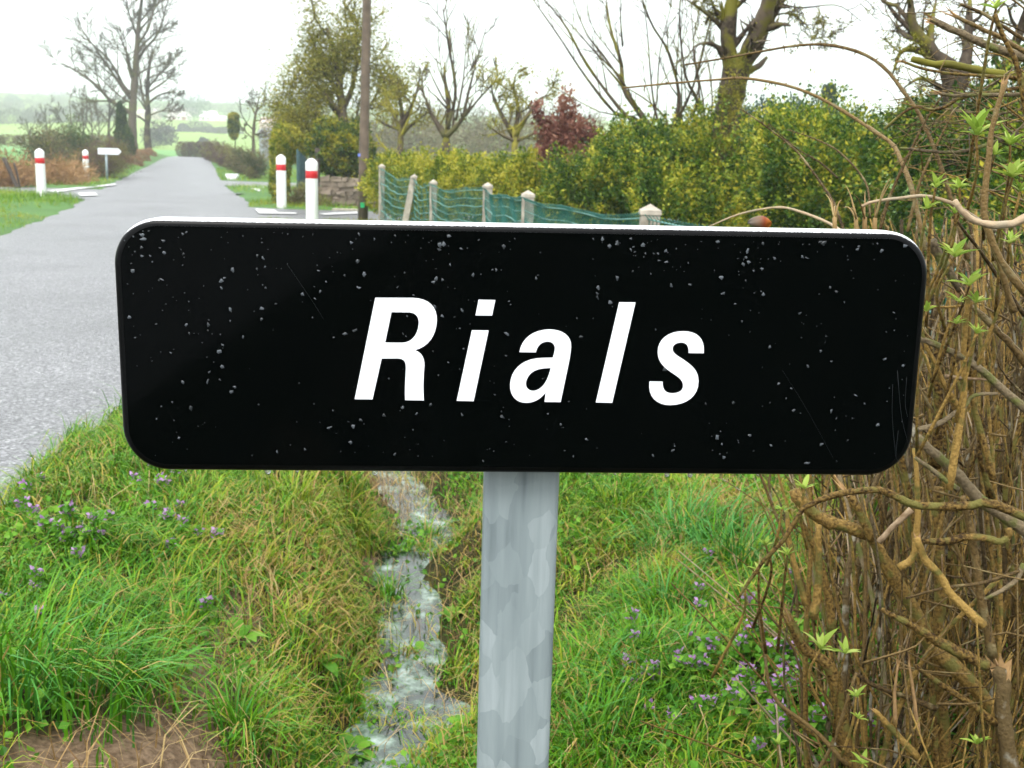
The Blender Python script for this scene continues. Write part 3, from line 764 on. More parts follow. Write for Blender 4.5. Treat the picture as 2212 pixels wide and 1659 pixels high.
# large tufts
def tuft(px, py, n, ln, spread_, tint, label, name='grass_tuft', lean=1.5, w_=.0058, group=None, pull=0., bias=0.):
    q = PZ(px, py, 0) if py else None; q = hit(px, py, 1.2)
    t = thing(name, q, label, 'grass', group); rg = np.random.default_rng(int(px * 7 + py))
    a = (rg.random(n) - .5) * 2 * math.pi; r_ = spread_ * rg.random(n) ** .7
    xy = np.c_[q[0] + np.cos(a) * r_, q[1] + np.sin(a) * r_]
    mb = MB(); blades(mb, xy, ln * (.55 + .6 * rg.random(n)), w_ * (.6 + .8 * rg.random(n)), .25 + lean * rg.random(n), tint + .13 * rg.normal(size=n) - (rg.random(n) < .08) * .6, 5, bias + a * (1 - pull) + rg.normal(size=n) * .6 - .25, rg)
    mb.build('blades', 'grass', t); return t
tuft(150, 1530, 230, .23, .15, .72, 'big lush grass tuft arching right above the bare soil patch', w_=.0062, lean=1.5, pull=.72)
tuft(30, 1470, 154, .19, .14, .66, 'grass tuft at the left picture edge beside the big tuft', w_=.005, lean=1.5, pull=.6)
tuft(290, 1500, 118, .22, .09, .66, 'grass tuft leaning over the right end of the bare soil patch', w_=.005, lean=1.6, pull=.7)
tuft(640, 1110, 294, .17, .14, .34, 'pale yellowed grass tuft on the verge just under the sign')
tuft(750, 1130, 266, .18, .14, .28, 'pale dry-tipped grass tuft hanging over the left bank of the ditch')
tuft(380, 1110, 210, .12, .14, .50, 'soft green grass tuft beside the asphalt edge')
tuft(740, 1520, 105, .16, .05, .60, 'narrow upright green tuft in the ditch near its lower pool')
tuft(930, 1170, 62, .14, .05, .62, 'small green tuft standing in the ditch water')
tuft(845, 1300, 84, .14, .05, .62, 'green tuft at the waters edge halfway along the ditch')
tuft(1330, 1120, 210, .16, .11, .40, 'yellow-green grass tuft right of the post below the sign')
tuft(1480, 1180, 294, .20, .15, .86, 'bluish green grass tuft on the right bank near the cut hedge')
tuft(1590, 1230, 266, .20, .14, .88, 'tall bluish tuft beside the lowest hedge sprouts')
tuft(1430, 1340, 224, .17, .13, .80, 'bluish green tuft arching over dry stalks right of the post')
tuft(1290, 1640, 210, .16, .11, .62, 'green tuft at the bottom edge right of the post')
tuft(1380, 1480, 168, .14, .10, .66, 'green tuft left of the purple flower patch')
tuft(520, 1600, 112, .16, .06, .60, 'small tuft right of the bare soil patch')
# broad-leaved weeds
def weed(px, py, size, n, label):
    q = hit(px, py, 1.2); t = thing('broadleaf_weed', q, label, 'weed'); rg = np.random.default_rng(int(px + py))
    for k in range(n):
        a = 2 * math.pi * (k + .4 * rg.random()) / n; L = size * (.7 + .5 * rg.random()); el = .35 + .6 * rg.random()
        d = np.array([math.cos(a) * math.cos(el), math.sin(a) * math.cos(el), math.sin(el)]); s = np.array([-math.sin(a), math.cos(a), 0])
        mb = MB(); vv, tt = [], []; m_ = 7
        for i in range(m_):
            t_ = i / (m_ - 1); wd = L * .2 * math.sin(math.pi * min(1, t_ * .9 + .08)) ** .8; c = q + d * L * t_ - np.array([0, 0, 1]) * L * .45 * t_ ** 2 + np.array([0, 0, .01])
            vv += [c - s * wd + np.array([0, 0, wd * .3]), c, c + s * wd + np.array([0, 0, wd * .3])]
        for i in range(m_ - 1):
            for e in (0, 1): b_ = i * 3 + e; tt += [(b_, b_ + 1, b_ + 4), (b_, b_ + 4, b_ + 3)]
        mb.add(vv, tt, 0, .35 + .6 * rg.random()); mb.build('leaf', 'herb', t)
weed(1000, 1590, .09, 7, 'bright broad-leaved weed at the foot of the post by the water')
weed(760, 1640, .10, 7, 'broad-leaved weed left of the lower pool at the bottom edge')
weed(520, 1390, .09, 6, 'broad-leaved weed on the left bank slope')
weed(975, 1340, .08, 6, 'broad-leaved weed on the right edge of the ditch')
weed(865, 1200, .07, 6, 'broad-leaved weed in the upper ditch water')
weed(905, 1420, .06, 5, 'small broad-leaved weed in mid ditch')
weed(700, 1440, .07, 6, 'small broad-leaved weed in the tangle on the left bank')
# purple dead-nettles
def nettle_mesh(rg):
    mb = MB(); h = .05 + .03 * rg.random(); tube(mb, [(0, 0, -.01), (.002, 0, h * .5), (0, .002, h)], .0013, 4, 1, .3)
    for k, z in enumerate((.35, .6, .8, .95)):
        m_ = 6; a = np.arange(m_) * 2 * math.pi / m_ + rg.random(); c = np.c_[np.cos(a) * .011 * (1.2 - z * .5), np.sin(a) * .011 * (1.2 - z * .5), np.full(m_, h * z)]
        leaves(mb, c, .017, 1, None, .75, np.c_[np.cos(a), np.sin(a), 0 * a - .2] * 1.6, rg=rg)
    m_ = 17; a = rg.random(m_) * 2 * math.pi; c = np.c_[np.cos(a) * .010, np.sin(a) * .010, h * (.72 + .36 * rg.random(m_))]
    leaves(mb, c, .0125, 0, None, .55, np.c_[np.cos(a), np.sin(a), 0 * a + .5] * 1.5, rg=rg)
    return mb
rgn = np.random.default_rng(5); protos = []
for k in range(4):
    o = nettle_mesh(rgn).build('dead_nettle', ['petal', 'herb', 'bronze_leaf']); protos.append(o)
zone_r = [(1355, 1450), (1405, 1425), (1378, 1480), (1410, 1480), (1425, 1482), (1455, 1490), (1395, 1505), (1475, 1425), (1495, 1445), (1515, 1460), (1560, 1480), (1590, 1480), (1385, 1535), (1420, 1540), (1485, 1480), (1640, 1420), (1690, 1430), (1625, 1420), (1590, 1440), (1660, 1470), (1680, 1485), (1710, 1490), (1745, 1470), (1720, 1510), (1750, 1500), (1640, 1500), (1620, 1535), (1590, 1540), (1650, 1550), (1670, 1520), (1735, 1540), (1770, 1520), (1490, 1590), (1520, 1585), (1480, 1620), (1645, 1610), (1700, 1580), (1760, 1590), (1740, 1640), (1780, 1630), (1660, 1590), (1575, 1600), (1540, 1560), (1700, 1640), (1610, 1650), (1690, 1290), (1760, 1290), (1500, 1330), (1540, 1270), (1480, 1360), (1600, 1370)]
zone_l = [(20, 1145), (35, 1140), (55, 1130), (80, 1078), (113, 1075), (135, 1150), (75, 1165), (60, 1185), (105, 1180), (135, 1225), (153, 1195), (190, 1190), (212, 1197), (165, 1205), (320, 1040), (345, 1075), (340, 1085), (350, 1130), (355, 1155), (370, 1160), (410, 1150), (405, 1170), (355, 1195), (395, 1180), (470, 1200), (380, 1065), (30, 1325), (55, 1340), (14, 1312), (80, 1375), (470, 1378), (295, 1105), (200, 1160), (245, 1180)]
first = [True] * 4
for zone, lab, grp in ((zone_r, 'pink-purple dead-nettle flower in the patch right of the post', 'dead-nettles under the cut hedge'), (zone_l, 'pink-purple dead-nettle flower on the verge near the asphalt', 'dead-nettles on the left verge')):
    for j, (a, b_) in enumerate(zone):
        k = int(rgn.integers(0, 4)); o = protos[k] if first[k] else protos[k].copy()
        if not first[k]: col.objects.link(o)
        first[k] = False; q = hit(a, b_ + 14, 1.2); q[:2] += rgn.normal(size=2) * .025; q[2] = gz(q[0], q[1]) + .022; o.location = q; s = .95 + .4 * rgn.random(); o.scale = (s, s, s)
        o.rotation_euler = (rgn.normal() * .2, rgn.normal() * .2, rgn.random() * 6.28); tag(o, lab, 'flower', grp)
# ------------------------------------------------------------------ plants: growing things
def unit(v): return v / (np.linalg.norm(v) + 1e-12)
def branch(big, fine, p, d, L, r, lev, rg, c, tips=None):
    n = 6 if lev > 1 else 4
    pts = [np.array(p, float)]; d = unit(np.array(d, float))
    for k in range(n):
        d = unit(d + rg.normal(size=3) * c['wander'] + np.array([0, 0, c['up']])); pts.append(pts[-1] + d * L / n)
    sprig(big, fine, np.array(pts), r, lev, rg, c, L, tips)
def sprig(big, fine, pts, r, lev, rg, c, L=None, tips=None, taper=.78, start=.2):
    if L is None: L = np.linalg.norm(np.diff(pts, axis=0), axis=1).sum()
    n = len(pts); t = np.linspace(0, 1, n); rad = np.maximum(r * (1 - taper * t), c['rmin'] * .7)
    mb = big if lev >= c['split'] else fine
    tube(mb, pts, rad * (1 + .08 * rg.normal(size=n)), 7 if r > .05 else 5 if r > .012 else 3, 0, rg.random(), cap=lev >= c['split'])
    if tips is not None and lev <= 1: tips.append(pts[-1]); tips.append(pts[n // 2])
    if lev <= 0: return
    kids = int(c['kids'][lev - 1] * (.75 + .5 * rg.random()) + .5)
    for k in range(kids):
        u = start + (1 - start) * (k + rg.random()) / kids; f = u * (n - 1); i = min(int(f), n - 2); q = pts[i] + (pts[i + 1] - pts[i]) * (f - i)
        tg = unit(pts[i + 1] - pts[i]); s = unit(np.cross(tg, rg.normal(size=3))); a = R(c['angle'] * (.6 + .7 * rg.random()))
        branch(big, fine, q, tg * math.cos(a) + s * math.sin(a), L * c['ratio'] * (.6 + .6 * rg.random()) * (1.1 - .5 * u), max(r * (1 - taper * u) * .55, c['rmin']), lev - 1, rg, c, tips)
CFG = dict(wander=.16, up=.05, kids=(5, 5, 5), angle=48, ratio=.5, rmin=.008, split=2)
def tree(name, label, limbs, d, barkm, cfg={}, leaf=None, twigm=None, cat='tree', group=None, seed=1, base=None, leaf_n=2, leaf_size=.05, leaf_spread=.12, sink=.1):
    c = {**CFG, **cfg}; rg = np.random.default_rng(seed)
    q = on(limbs[0][0][0][0], d) if base is None else base
    t = thing(name, q, label, cat, group); big, fine = MB(), MB(); tips = [] if leaf else None
    for k, (pl, r, lev, *tp_) in enumerate(limbs):
        pts = np.array([P(a, b_, d + (e[0] if e else 0)) for a, b_, *e in pl])
        if k and len(pl[0]) == 2:                      # limbs reach towards and away from the viewer too
            pts[:, 1] += np.linspace(0, 1, len(pts)) ** 1.2 * rg.normal() * .35 * np.linalg.norm(pts[-1] - pts[0])
        if k == 0: pts[0, 2] = min(pts[0, 2], q[2] - sink)
        sprig(big, fine, curve(pts, max(7, 3 * len(pts))), r, lev, rg, c, None, tips, tp_[0] if tp_ else .8, .3 if k == 0 else .15)
    big.build('trunk', barkm, t)
    if fine.n: o = fine.build('twigs', twigm or barkm, t); o['kind'] = 'stuff'
    if leaf:
        tp = np.repeat(np.array(tips), leaf_n, 0); mb = MB(); leaves(mb, tp + rg.normal(size=tp.shape) * leaf_spread, leaf_size, rg=rg)
        o = mb.build('crown', leaf, t); o['kind'] = 'stuff'
    return t
def blob(px, py, d, rx, ry, rd): return (P(px, py, d), np.array([rx * d / F_PX, rd, ry * d / F_PX]))
def bush(name, label, blobs, n, size, leafm, cat='bush', ratio=.55, group=None, seed=1, barkm='bark_grey', lump=.28, clump=0, stems=6, tint_shift=0., base=None, ext='low'):
    blobs = [(c.copy(), r.copy()) for c, r in blobs]
    if ext and name not in ('trunk_ivy', 'clipped_column', 'red_leaved_shrub'):   # foliage reaches down to the soil
        gaps = [c[2] - r[2] - gz(c[0], c[1]) for c, r in blobs]
        for (c, r), g in zip(blobs, gaps):
            if g > .05 and (ext == 'all' or g == min(gaps)): top = c[2] + r[2]; low = gz(c[0], c[1]) - .05; c[2] = (top + low) / 2; r[2] = (top - low) / 2
    rg = np.random.default_rng(seed); c0 = blobs[0][0]
    q = np.array([c0[0], c0[1], gz(c0[0], c0[1])]) if base is None else base
    t = thing(name, q, label, cat, group); mb = MB()
    ar = np.array([(b[1][0] * b[1][1] * b[1][2]) ** (2 / 3) for b in blobs]); ar /= ar.sum(); C_, O_ = [], []
    for (c, r), f in zip(blobs, ar):
        m_ = int(n * f); d = rg.normal(size=(m_, 3)); d /= np.linalg.norm(d, axis=1)[:, None]
        a = np.arctan2(d[:, 0], d[:, 1]) * 2; ph = d[:, 2] * 2.2; s = rg.integers(0, 90)
        l = 1 + lump * (noise(a + 9, ph + 9, .55, s) - .5) * 1.5 + lump * (noise(a + 9, ph + 9, .2, s + 1) - .5)
        sh = np.where(rg.random(m_) < .72, .86 + .16 * rg.random(m_), .45 + .5 * rg.random(m_))
        pp = c + d * r * (l * sh)[:, None]
        if clump: pp += rg.normal(size=pp.shape) * clump
        C_.append(pp); O_.append(d)
    C_ = np.concatenate(C_); O_ = np.concatenate(O_); keep = C_[:, 2] > ground_z(C_[:, 0], C_[:, 1]) - .02
    C_, O_ = C_[keep], O_[keep]; pn = noise(C_[:, 0] * 2 + C_[:, 2], C_[:, 2] * 2 + C_[:, 1], max(size * 5, .15), seed % 50)
    ti = np.clip(.15 + .7 * rg.random(len(C_)) ** 1.3 + 1.1 * (pn - .5) + tint_shift, 0, 1)
    leaves(mb, C_, size, 0, ti, ratio, O_ * .9, rg=rg)
    o = mb.build('crown', leafm, t); o['kind'] = 'stuff'
    mb = MB()
    for k in range(stems):
        c, r = blobs[k % len(blobs)]; b0 = np.array([c[0] + r[0] * rg.uniform(-.4, .4), c[1] + r[1] * rg.uniform(-.3, .3), 0]); b0[2] = gz(b0[0], b0[1]) - .05
        e = c + r * rg.uniform(-.6, .6, 3); h = max(r[2], .3); tube(mb, curve([b0, (b0 + e) / 2 + rg.normal(size=3) * .06 * h, e], 7), np.linspace(.03, .01, 7) * min(1.5, h), 5, 0, rg.random())
        o = mb.build('stem', barkm, t); mb = MB()
    return t

# ------------------------------------------------------------------ marker posts
def bollard(px, d, label, h=1.0, r=.098):
    q = on(px, d); q[2] = gz(q[0], q[1]); t = thing('marker_post', q, label, 'bollard', 'red and white marker posts at the crossroads')
    def lathe(prof, name, m_, n=24):
        mb = MB(); vv = [(rr * math.cos(2 * math.pi * k / n) + q[0], rr * math.sin(2 * math.pi * k / n) + q[1], z + q[2]) for rr, z in prof for k in range(n)]; tt = []
        for i in range(len(prof) - 1):
            for k in range(n): e = (k + 1) % n; tt += [(i * n + k, i * n + e, i * n + n + e), (i * n + k, i * n + n + e, i * n + n + k)]
        mb.add(vv, tt); mb.build(name, m_, t)
    lathe([(r, -.15), (r, h * .69)], 'lower_body', 'white_paint')
    lathe([(r * .97, h * .69), (r * 1.0, h * .695), (r * 1.0, h * .805), (r * .97, h * .81)], 'red_band', 'red_band')
    lathe([(r, h * .81), (r, h * .925), (r * .93, h * .945), (r * .55, h * .98), (r * .2, h * .998), (0, h)], 'cap', 'white_paint')
bollard(86, 24.2, 'nearest left red-banded white marker post, on the grass at the left road mouth', 1.02)
bollard(185, 38.5, 'farther left red-banded white marker post, by the brown hedge', 1.02)
bollard(673, 18.0, 'largest red-banded white marker post, right behind the sign and left of the pole', 1.03)
bollard(607, 22.9, 'red-banded white marker post in front of the clipped hedge end', 1.03)

# ------------------------------------------------------------------ utility pole
q = on(786, 18.6); t = thing('utility_pole', q, 'tall brown wooden utility pole beside the fence corner', 'pole')
mb = MB(); tube(mb, [q + np.array([-.02, 0, -.4]), q + np.array([0, 0, 1.]), q + np.array([.055, 0, 4.]), q + np.array([.10, .0, 7.6])], [.085, .081, .066, .055], 16, 0, .5); mb.build('shaft', 'pole_wood', t)
def plate_tag(px, py, m_, name, s=.035, dd=18.5):
    c = P(px, py, dd); mb = MB(); box(mb, c - np.array([s, .006, s * 1.2]), c + np.array([s, .006, s * 1.2])); mb.build(name, m_, t)
plate_tag(783, 443, 'tag_green', 'green_tag', .034, 18.50); plate_tag(776, 335, 'tag_blue', 'blue_tag', .02, 18.54)

# ------------------------------------------------------------------ direction sign, leaning posts, white stone
q = on(229, 39.3); t = thing('direction_sign', q, 'small white arrow direction sign on a grey post, left roadside', 'road sign')
mb = MB(); tube(mb, [q - np.array([0, 0, .2]), P(229, 320, 39.3)], .04, 8); mb.build('post', 'galvanised', t)
mb = MB(); c = P(236, 327, 39.22); poly = [(-.40, -.11), (.31, -.11), (.42, 0), (.31, .11), (-.40, .11)]
prism(mb, poly, lambda u, v, k: c + np.array([u, .02 * k, v])); mb.build('arrow_panel', 'plaster_sign', t)
for k, (pl, lab, r) in enumerate([([(8, 341), (24, 375), (42, 408)], 'dark weathered fence post leaning left at the left picture edge', .055), ([(30, 352), (38, 380), (44, 402)], 'thin dark fence post leaning against the weathered one', .03)]):
    pts = [P(a, b_, 29.5 + .3 * k) for a, b_ in pl][::-1]; pts[0][2] = gz(pts[0][0], pts[0][1]) - .1
    mb = MB(); tube(mb, curve(pts, 6), [r] * 6, 7); tag(mb.build('fence_post', 'post_dark'), lab, 'fence post', 'old posts at the field edge')
def stone_block(px, py, d, wpx, hpx, label, name, m_='white_paint', top=1.0, bot=.55):
    mb = MB(); c = on(px, d); c[2] = max(c[2], P(px, py, d)[2]); ww, hh = wpx * d / F_PX / 2, hpx * d / F_PX
    poly = [(-ww * bot, 0), (ww * bot, 0), (ww * .98, hh * .72), (ww * .9, hh), (-ww * .92, hh), (-ww * top, hh * .78)]
    prism(mb, poly, lambda u, v, k: c + np.array([u, .3 * k - .15, v - .03])); return tag(mb.build(name, m_), label, 'stone')
stone_block(501, 389, 44.5, 26, 13, 'whitewashed culvert stone on the right verge beyond the field entrance', 'culvert_stone')
stone_block(745, 455, 22.6, 55, 7, 'low pale flat stone lying between the pole and the earth wall', 'flat_stone', 'concrete', .95, 1)

# ------------------------------------------------------------------ low rubble wall and gate behind the side road
t = thing('rubble_wall', on(735, 23.8), 'low grey-brown rubble wall under the dark round bush', 'wall'); rg = np.random.default_rng(2)
x0, x1 = X(690, 23.8), X(812, 23.8); mb = MB()
box(mb, (x0 + .05, 23.695, -.1), (x1 - .05, 24.3, .57)); mb.build('core', 'stone', t)
for row in range(7):
    xx = x0 - .1 + rg.random() * .15; z = row * .093 - .02
    while xx < x1:
        w_ = .08 + .17 * rg.random(); mb = MB(); hh = .075 + .04 * rg.random()
        v = np.array([(sx * w_ / 2 * (.85 + .15 * rg.random()), sy * .11, sz * hh / 2 * (.8 + .2 * rg.random())) for sx in (-1, 1) for sy in (-1, 1) for sz in (-1, 1)]) + rg.normal(size=(8, 3)) * .014
        from_q = [(0, 1, 3, 2), (4, 6, 7, 5), (0, 4, 5, 1), (2, 3, 7, 6), (0, 2, 6, 4), (1, 5, 7, 3)]
        mb.add(v + np.array([xx + w_ / 2, 23.78 + rg.normal() * .02, z + hh / 2]), [k for a, b_, c_, d_ in from_q for k in ((a, b_, c_), (a, c_, d_))], smooth=False)
        mb.build('stone', 'stone', t); xx += w_ + .012
q = on(652, 24.6); t = thing('sheet_gate', q, 'dark teal corrugated sheet gate behind the two right marker posts', 'gate')
for k in range(9):
    a, b_ = P(640 + k * 4.2, 322 + k * 4.4, 24.6 + .05 * k), P(644.0 + k * 4.2, 324 + k * 4.4, 24.6 + .05 * k)
    z0 = .22; mb = MB(); box(mb, (a[0], a[1] - .02 * (k % 2), z0), (b_[0], a[1] + .03, a[2])); mb.build('sheet', 'gate_teal', t)
mb = MB(); pc = on(686, 24.4); tube(mb, [pc - [0, 0, .2], pc + [0, 0, 1.2]], .05, 7); tag(mb.build('gate_post', 'post_dark'), 'grey wooden gate post just right of the largest marker post', 'post')

# ------------------------------------------------------------------ wire fence with concrete posts
FP = [(.93, 6.3, .84, .052, 0), (.15, 9.5, .82, .052, 0), (-.27, 12.0, .83, .05, 0), (-1.02, 14.6, .80, .045, 0), (-1.36, 15.5, .85, .042, .28), (-2.0, 17.1, .97, .042, 0)]
FPX = [1410, 1143, 1055, 937, 897, 825]
t = thing('wire_fence', (.15, 9.5, gz(.15, 9.5)), 'green wire mesh fence on grey concrete posts above the ditch', 'fence')
tops = []
for k, ((x, y, zt, r, ln), px) in enumerate(zip(FP, FPX)):
    x = X(px, y); b0 = gz(x, y); mb = MB(); lx = -ln * .6
    def xf(v, x=x, y=y, b0=b0, lx=lx): v = v.copy(); v[:, 0] += x + lx * (1 - (v[:, 2] - b0) / .9); v[:, 1] += y; return v
    box(mb, (-r, -r, b0 - .2), (r, r, zt - .06), xf=xf); po = mb.build('post', 'concrete', t)
    mb = MB(); v = np.array([(-r * 1.15, -r * 1.15, zt - .0598), (r * 1.15, -r * 1.15, zt - .0598), (r * 1.15, r * 1.15, zt - .0598), (-r * 1.15, r * 1.15, zt - .0598), (-r * 1.1, -r * 1.1, zt - .035), (r * 1.1, -r * 1.1, zt - .035), (r * 1.1, r * 1.1, zt - .035), (-r * 1.1, r * 1.1, zt - .035), (0, 0, zt)])
    mb.add(xf(v), [(0, 2, 1), (0, 3, 2), (0, 1, 5), (0, 5, 4), (1, 2, 6), (1, 6, 5), (2, 3, 7), (2, 7, 6), (3, 0, 4), (3, 4, 7), (4, 5, 8), (5, 6, 8), (6, 7, 8), (7, 4, 8)], smooth=False)
    mb.build('post_cap', 'concrete', po); tops.append((x - r * .6, y, zt - .08))
tops = [(1.75, 3.6, .74)] + tops
for k in range(len(tops) - 1):
    a, b_ = np.array(tops[k]), np.array(tops[k + 1]); L = np.linalg.norm(b_ - a); mb = MB(); nv = max(6, int(L / (.038 if k < 3 else .05)))
    def at(s, j):                                      # height steps j = 0 (top) .. 8
        q = a + (b_ - a) * s; sag = .05 * math.sin(math.pi * s) * (1 + .5 * math.sin(7 * s + k)); g = gz(q[0], q[1]) + .03
        return np.array([q[0] + .012 * math.sin(23 * s + j), q[1], q[2] - sag + (g - q[2]) * j / 8 * (.96 + .03 * math.sin(11 * s))])
    for j in range(9): tube(mb, [at(s, j) for s in np.linspace(0, 1, 14)], (.0050 if j % 2 == 0 else .0030) * (1 + .08 * k), 4, 1, .5)
    for i_ in range(nv + 1):
        s = i_ / nv; ll = [at(s, j) for j in (0, 2, 4, 6, 8)]; ll = [ll[0] + np.array([-.03, -.02, .03])] + ll
        tube(mb, ll, .0036, 3, 0, .5)
    mb.build('wire_mesh', ['net_green', 'net_strand'], t)['kind'] = 'stuff'

# ------------------------------------------------------------------ garden hedge and bushes behind the fence
bush('privet_hedge', 'long fuzzy yellow-green privet hedge behind the far half of the fence', [blob(850 + 62 * k, 398 + 6 * math.sin(k * 2.1), 18.2 - k * .9, 62, 62 + 8 * math.sin(k * 1.7), .9) for k in range(6)], 42000, .05, 'privet', 'hedge', seed=3, tint_shift=.16, lump=.4)
bush('privet_bush', 'lower yellow-green privet bush right behind the middle fence posts', [blob(1010 + 75 * k, 425 - 6 * k, 15.2 - .9 * k, 72, 66, .6) for k in range(3)], 22000, .042, 'privet', 'hedge', seed=4, tint_shift=.14, lump=.4)
bush('box_bush', 'dark glossy-leaved box bush with a shadowed hollow below the red-leaved shrub', [blob(1235, 420, 11.5, 62, 80, .6), blob(1320, 430, 11, 70, 85, .6)], 26000, .036, 'boxleaf', seed=5, tint_shift=-.1, lump=.75)
bush('box_bush', 'tall green box bush standing behind the nearest pointed concrete post', [blob(1400, 370, 10.6, 90, 95, .7), blob(1440, 450, 9.8, 85, 90, .6), blob(1350, 350, 11, 70, 70, .6)], 42000, .034, 'boxleaf', seed=6, tint_shift=-.02, lump=.75)
bush('box_bush', 'broad box bush with yellow tips at the foot of the mossy trunk', [blob(1560, 380, 10.2, 100, 120, .7), blob(1520, 310, 11, 70, 70, .6), blob(1600, 460, 9.4, 90, 80, .6)], 46000, .034, 'boxleaf', seed=7, tint_shift=.08, lump=.75)
bush('box_bush', 'large green box bush right of the mossy trunk, behind the brambles', [blob(1730, 370, 8.4, 110, 130, .7), blob(1690, 300, 8.8, 60, 60, .5), blob(1800, 420, 8.0, 110, 120, .7), blob(1830, 310, 8.6, 60, 60, .5)], 56000, .03, 'boxleaf', seed=8, tint_shift=.0, lump=.75)
bush('ivy_thicket', 'dark leafy thicket filling the upper right corner behind the cut branches', [blob(2030, 390, 6.6, 130, 170, .8), blob(2170, 370, 6.2, 110, 190, .8), blob(2010, 300, 7, 100, 90, .6), blob(2230, 520, 5.4, 150, 200, .7), blob(2330, 300, 6, 150, 220, .8)], 60000, .032, 'boxleaf', seed=9, tint_shift=-.14, lump=.5)
bush('ivy_thicket', 'dark leafy undergrowth showing between the stems right of the sign', [blob(2130, 640, 4.6, 140, 160, .5), blob(2250, 820, 4.2, 150, 220, .5), blob(2040, 760, 4.8, 90, 130, .4), blob(2290, 1080, 3.6, 130, 200, .4)], 34000, .03, 'boxleaf', seed=10, tint_shift=-.16, lump=.5)
bush('red_leaved_shrub', 'red-brown leaved shrub rising above the garden hedge', [blob(1240, 300, 13, 50, 50, .35), blob(1222, 245, 13, 20, 45, .15), blob(1280, 320, 13, 40, 25, .25), blob(1190, 300, 13, 24, 40, .2), blob(1215, 330, 12.8, 45, 30, .25), blob(1160, 245, 13, 8, 30, .1)], 5200, .055, 'redleaf', 'shrub', seed=11, lump=.6, clump=.03)
bush('round_bush', 'dark green round bush on the rubble wall left of the pole', [blob(735, 330, 25.2, 60, 56, .9), blob(770, 330, 25, 45, 60, .7), blob(710, 300, 25.6, 40, 40, .6)], 26000, .07, 'laurel', seed=12, tint_shift=.18, lump=.4)
bush('bank_weeds', 'straw-yellow weeds at the left end of the rubble wall', [blob(662, 425, 23.6, 28, 26, .3), blob(690, 440, 23.4, 24, 14, .25), blob(640, 440, 23.6, 16, 16, .25)], 2600, .10, 'hedge_mixed', 'weeds', .2, seed=16, tint_shift=.3, clump=.04, stems=1)
bush('clipped_hedge', 'upright clipped yellow-green hedge end behind the right marker posts', [blob(607, 330, 25.2, 22, 62, .6), blob(604, 395, 24.6, 20, 50, .5), blob(627, 310, 26, 30, 40, .8), blob(655, 300, 28, 34, 34, .8)], 16000, .06, 'privet', 'hedge', seed=13, tint_shift=.2, lump=.2)
bush('conifer_screen', 'hazy blue-green conifer screen beyond the garden, right of the mossy trunk', [blob(1650, 255, 42, 50, 32, 2), blob(1720, 250, 42, 55, 30, 2), blob(1780, 265, 42, 50, 34, 2), blob(1610, 270, 42, 40, 30, 2)], 16000, .16, 'conifer', 'hedge', seed=14, ext='all')
bush('cypress', 'slim dark cypress tip showing above the garden bushes', [blob(1792, 212, 46, 12, 30, .4), blob(1790, 240, 46, 17, 40, .5), blob(1781, 200, 46, 5, 16, .2), blob(1800, 198, 46, 5, 14, .2)], 5000, .14, 'ivy', 'tree', seed=15, lump=.2)

# ------------------------------------------------------------------ trees of the garden
LCH = dict(wander=.2, up=.05, kids=(6, 6, 6), angle=46, ratio=.52, rmin=.014, split=2)
tree('lichen_tree', 'dense yellow-green lichened tree standing left of the pole', [([(745, 335), (742, 280), (735, 200), (725, 130), (705, 60)], .16, 3), ([(744, 290), (700, 260), (650, 235), (628, 200)], .08, 3), ([(742, 260), (690, 200), (655, 160)], .08, 3), ([(740, 240), (765, 180), (775, 110), (770, 60)], .08, 3), ([(742, 285), (790, 240), (815, 200), (830, 170)], .07, 3), ([(735, 200), (690, 140), (680, 90)], .06, 3), ([(744, 300), (700, 290), (650, 285), (635, 270)], .06, 3), ([(740, 230), (720, 170), (740, 100)], .06, 3)], 27, 'bark_mossy', LCH, leaf='moss_leaf', twigm='bark_lichen', seed=21, leaf_n=8, leaf_size=.06, leaf_spread=.2)
tree('fruit_tree', 'lichened fruit tree just right of the pole', [([(868, 345), (865, 290), (870, 250)], .09, 2), ([(866, 285), (845, 240), (820, 215)], .05, 3), ([(868, 270), (890, 230), (905, 190), (912, 150)], .05, 3), ([(870, 260), (865, 210), (860, 160)], .05, 3), ([(868, 290), (900, 260), (935, 240)], .045, 3), ([(866, 280), (835, 270), (812, 255)], .04, 2)], 22, 'bark_mossy', dict(kids=(5, 6, 5), rmin=.011, wander=.22), leaf='moss_leaf', twigm='bark_lichen', seed=22, leaf_n=1, leaf_size=.05)
tree('pollarded_fruit_tree', 'pollarded grey fruit tree with sawn limb stubs and upright shoots', [([(962, 360), (964, 310), (962, 285)], .12, 0), ([(962, 295), (940, 260), (920, 225)], .06, 2), ([(964, 295), (985, 275), (1005, 250), (1020, 225)], .06, 2), ([(966, 290), (968, 230), (958, 165), (957, 130)], .055, 1), ([(966, 280), (985, 200), (972, 110), (965, 60), (960, 25)], .035, 2), ([(1000, 255), (1012, 200), (1030, 130), (1050, 60)], .03, 2), ([(985, 260), (1000, 170), (1005, 80)], .025, 2), ([(930, 240), (915, 200), (912, 160)], .025, 2), ([(1005, 250), (1035, 215), (1060, 190), (1075, 160)], .025, 2)], 19, 'bark_grey', dict(kids=(5, 6, 6), rmin=.010, wander=.12, up=.12, angle=36), twigm='bark_mossy', seed=23)
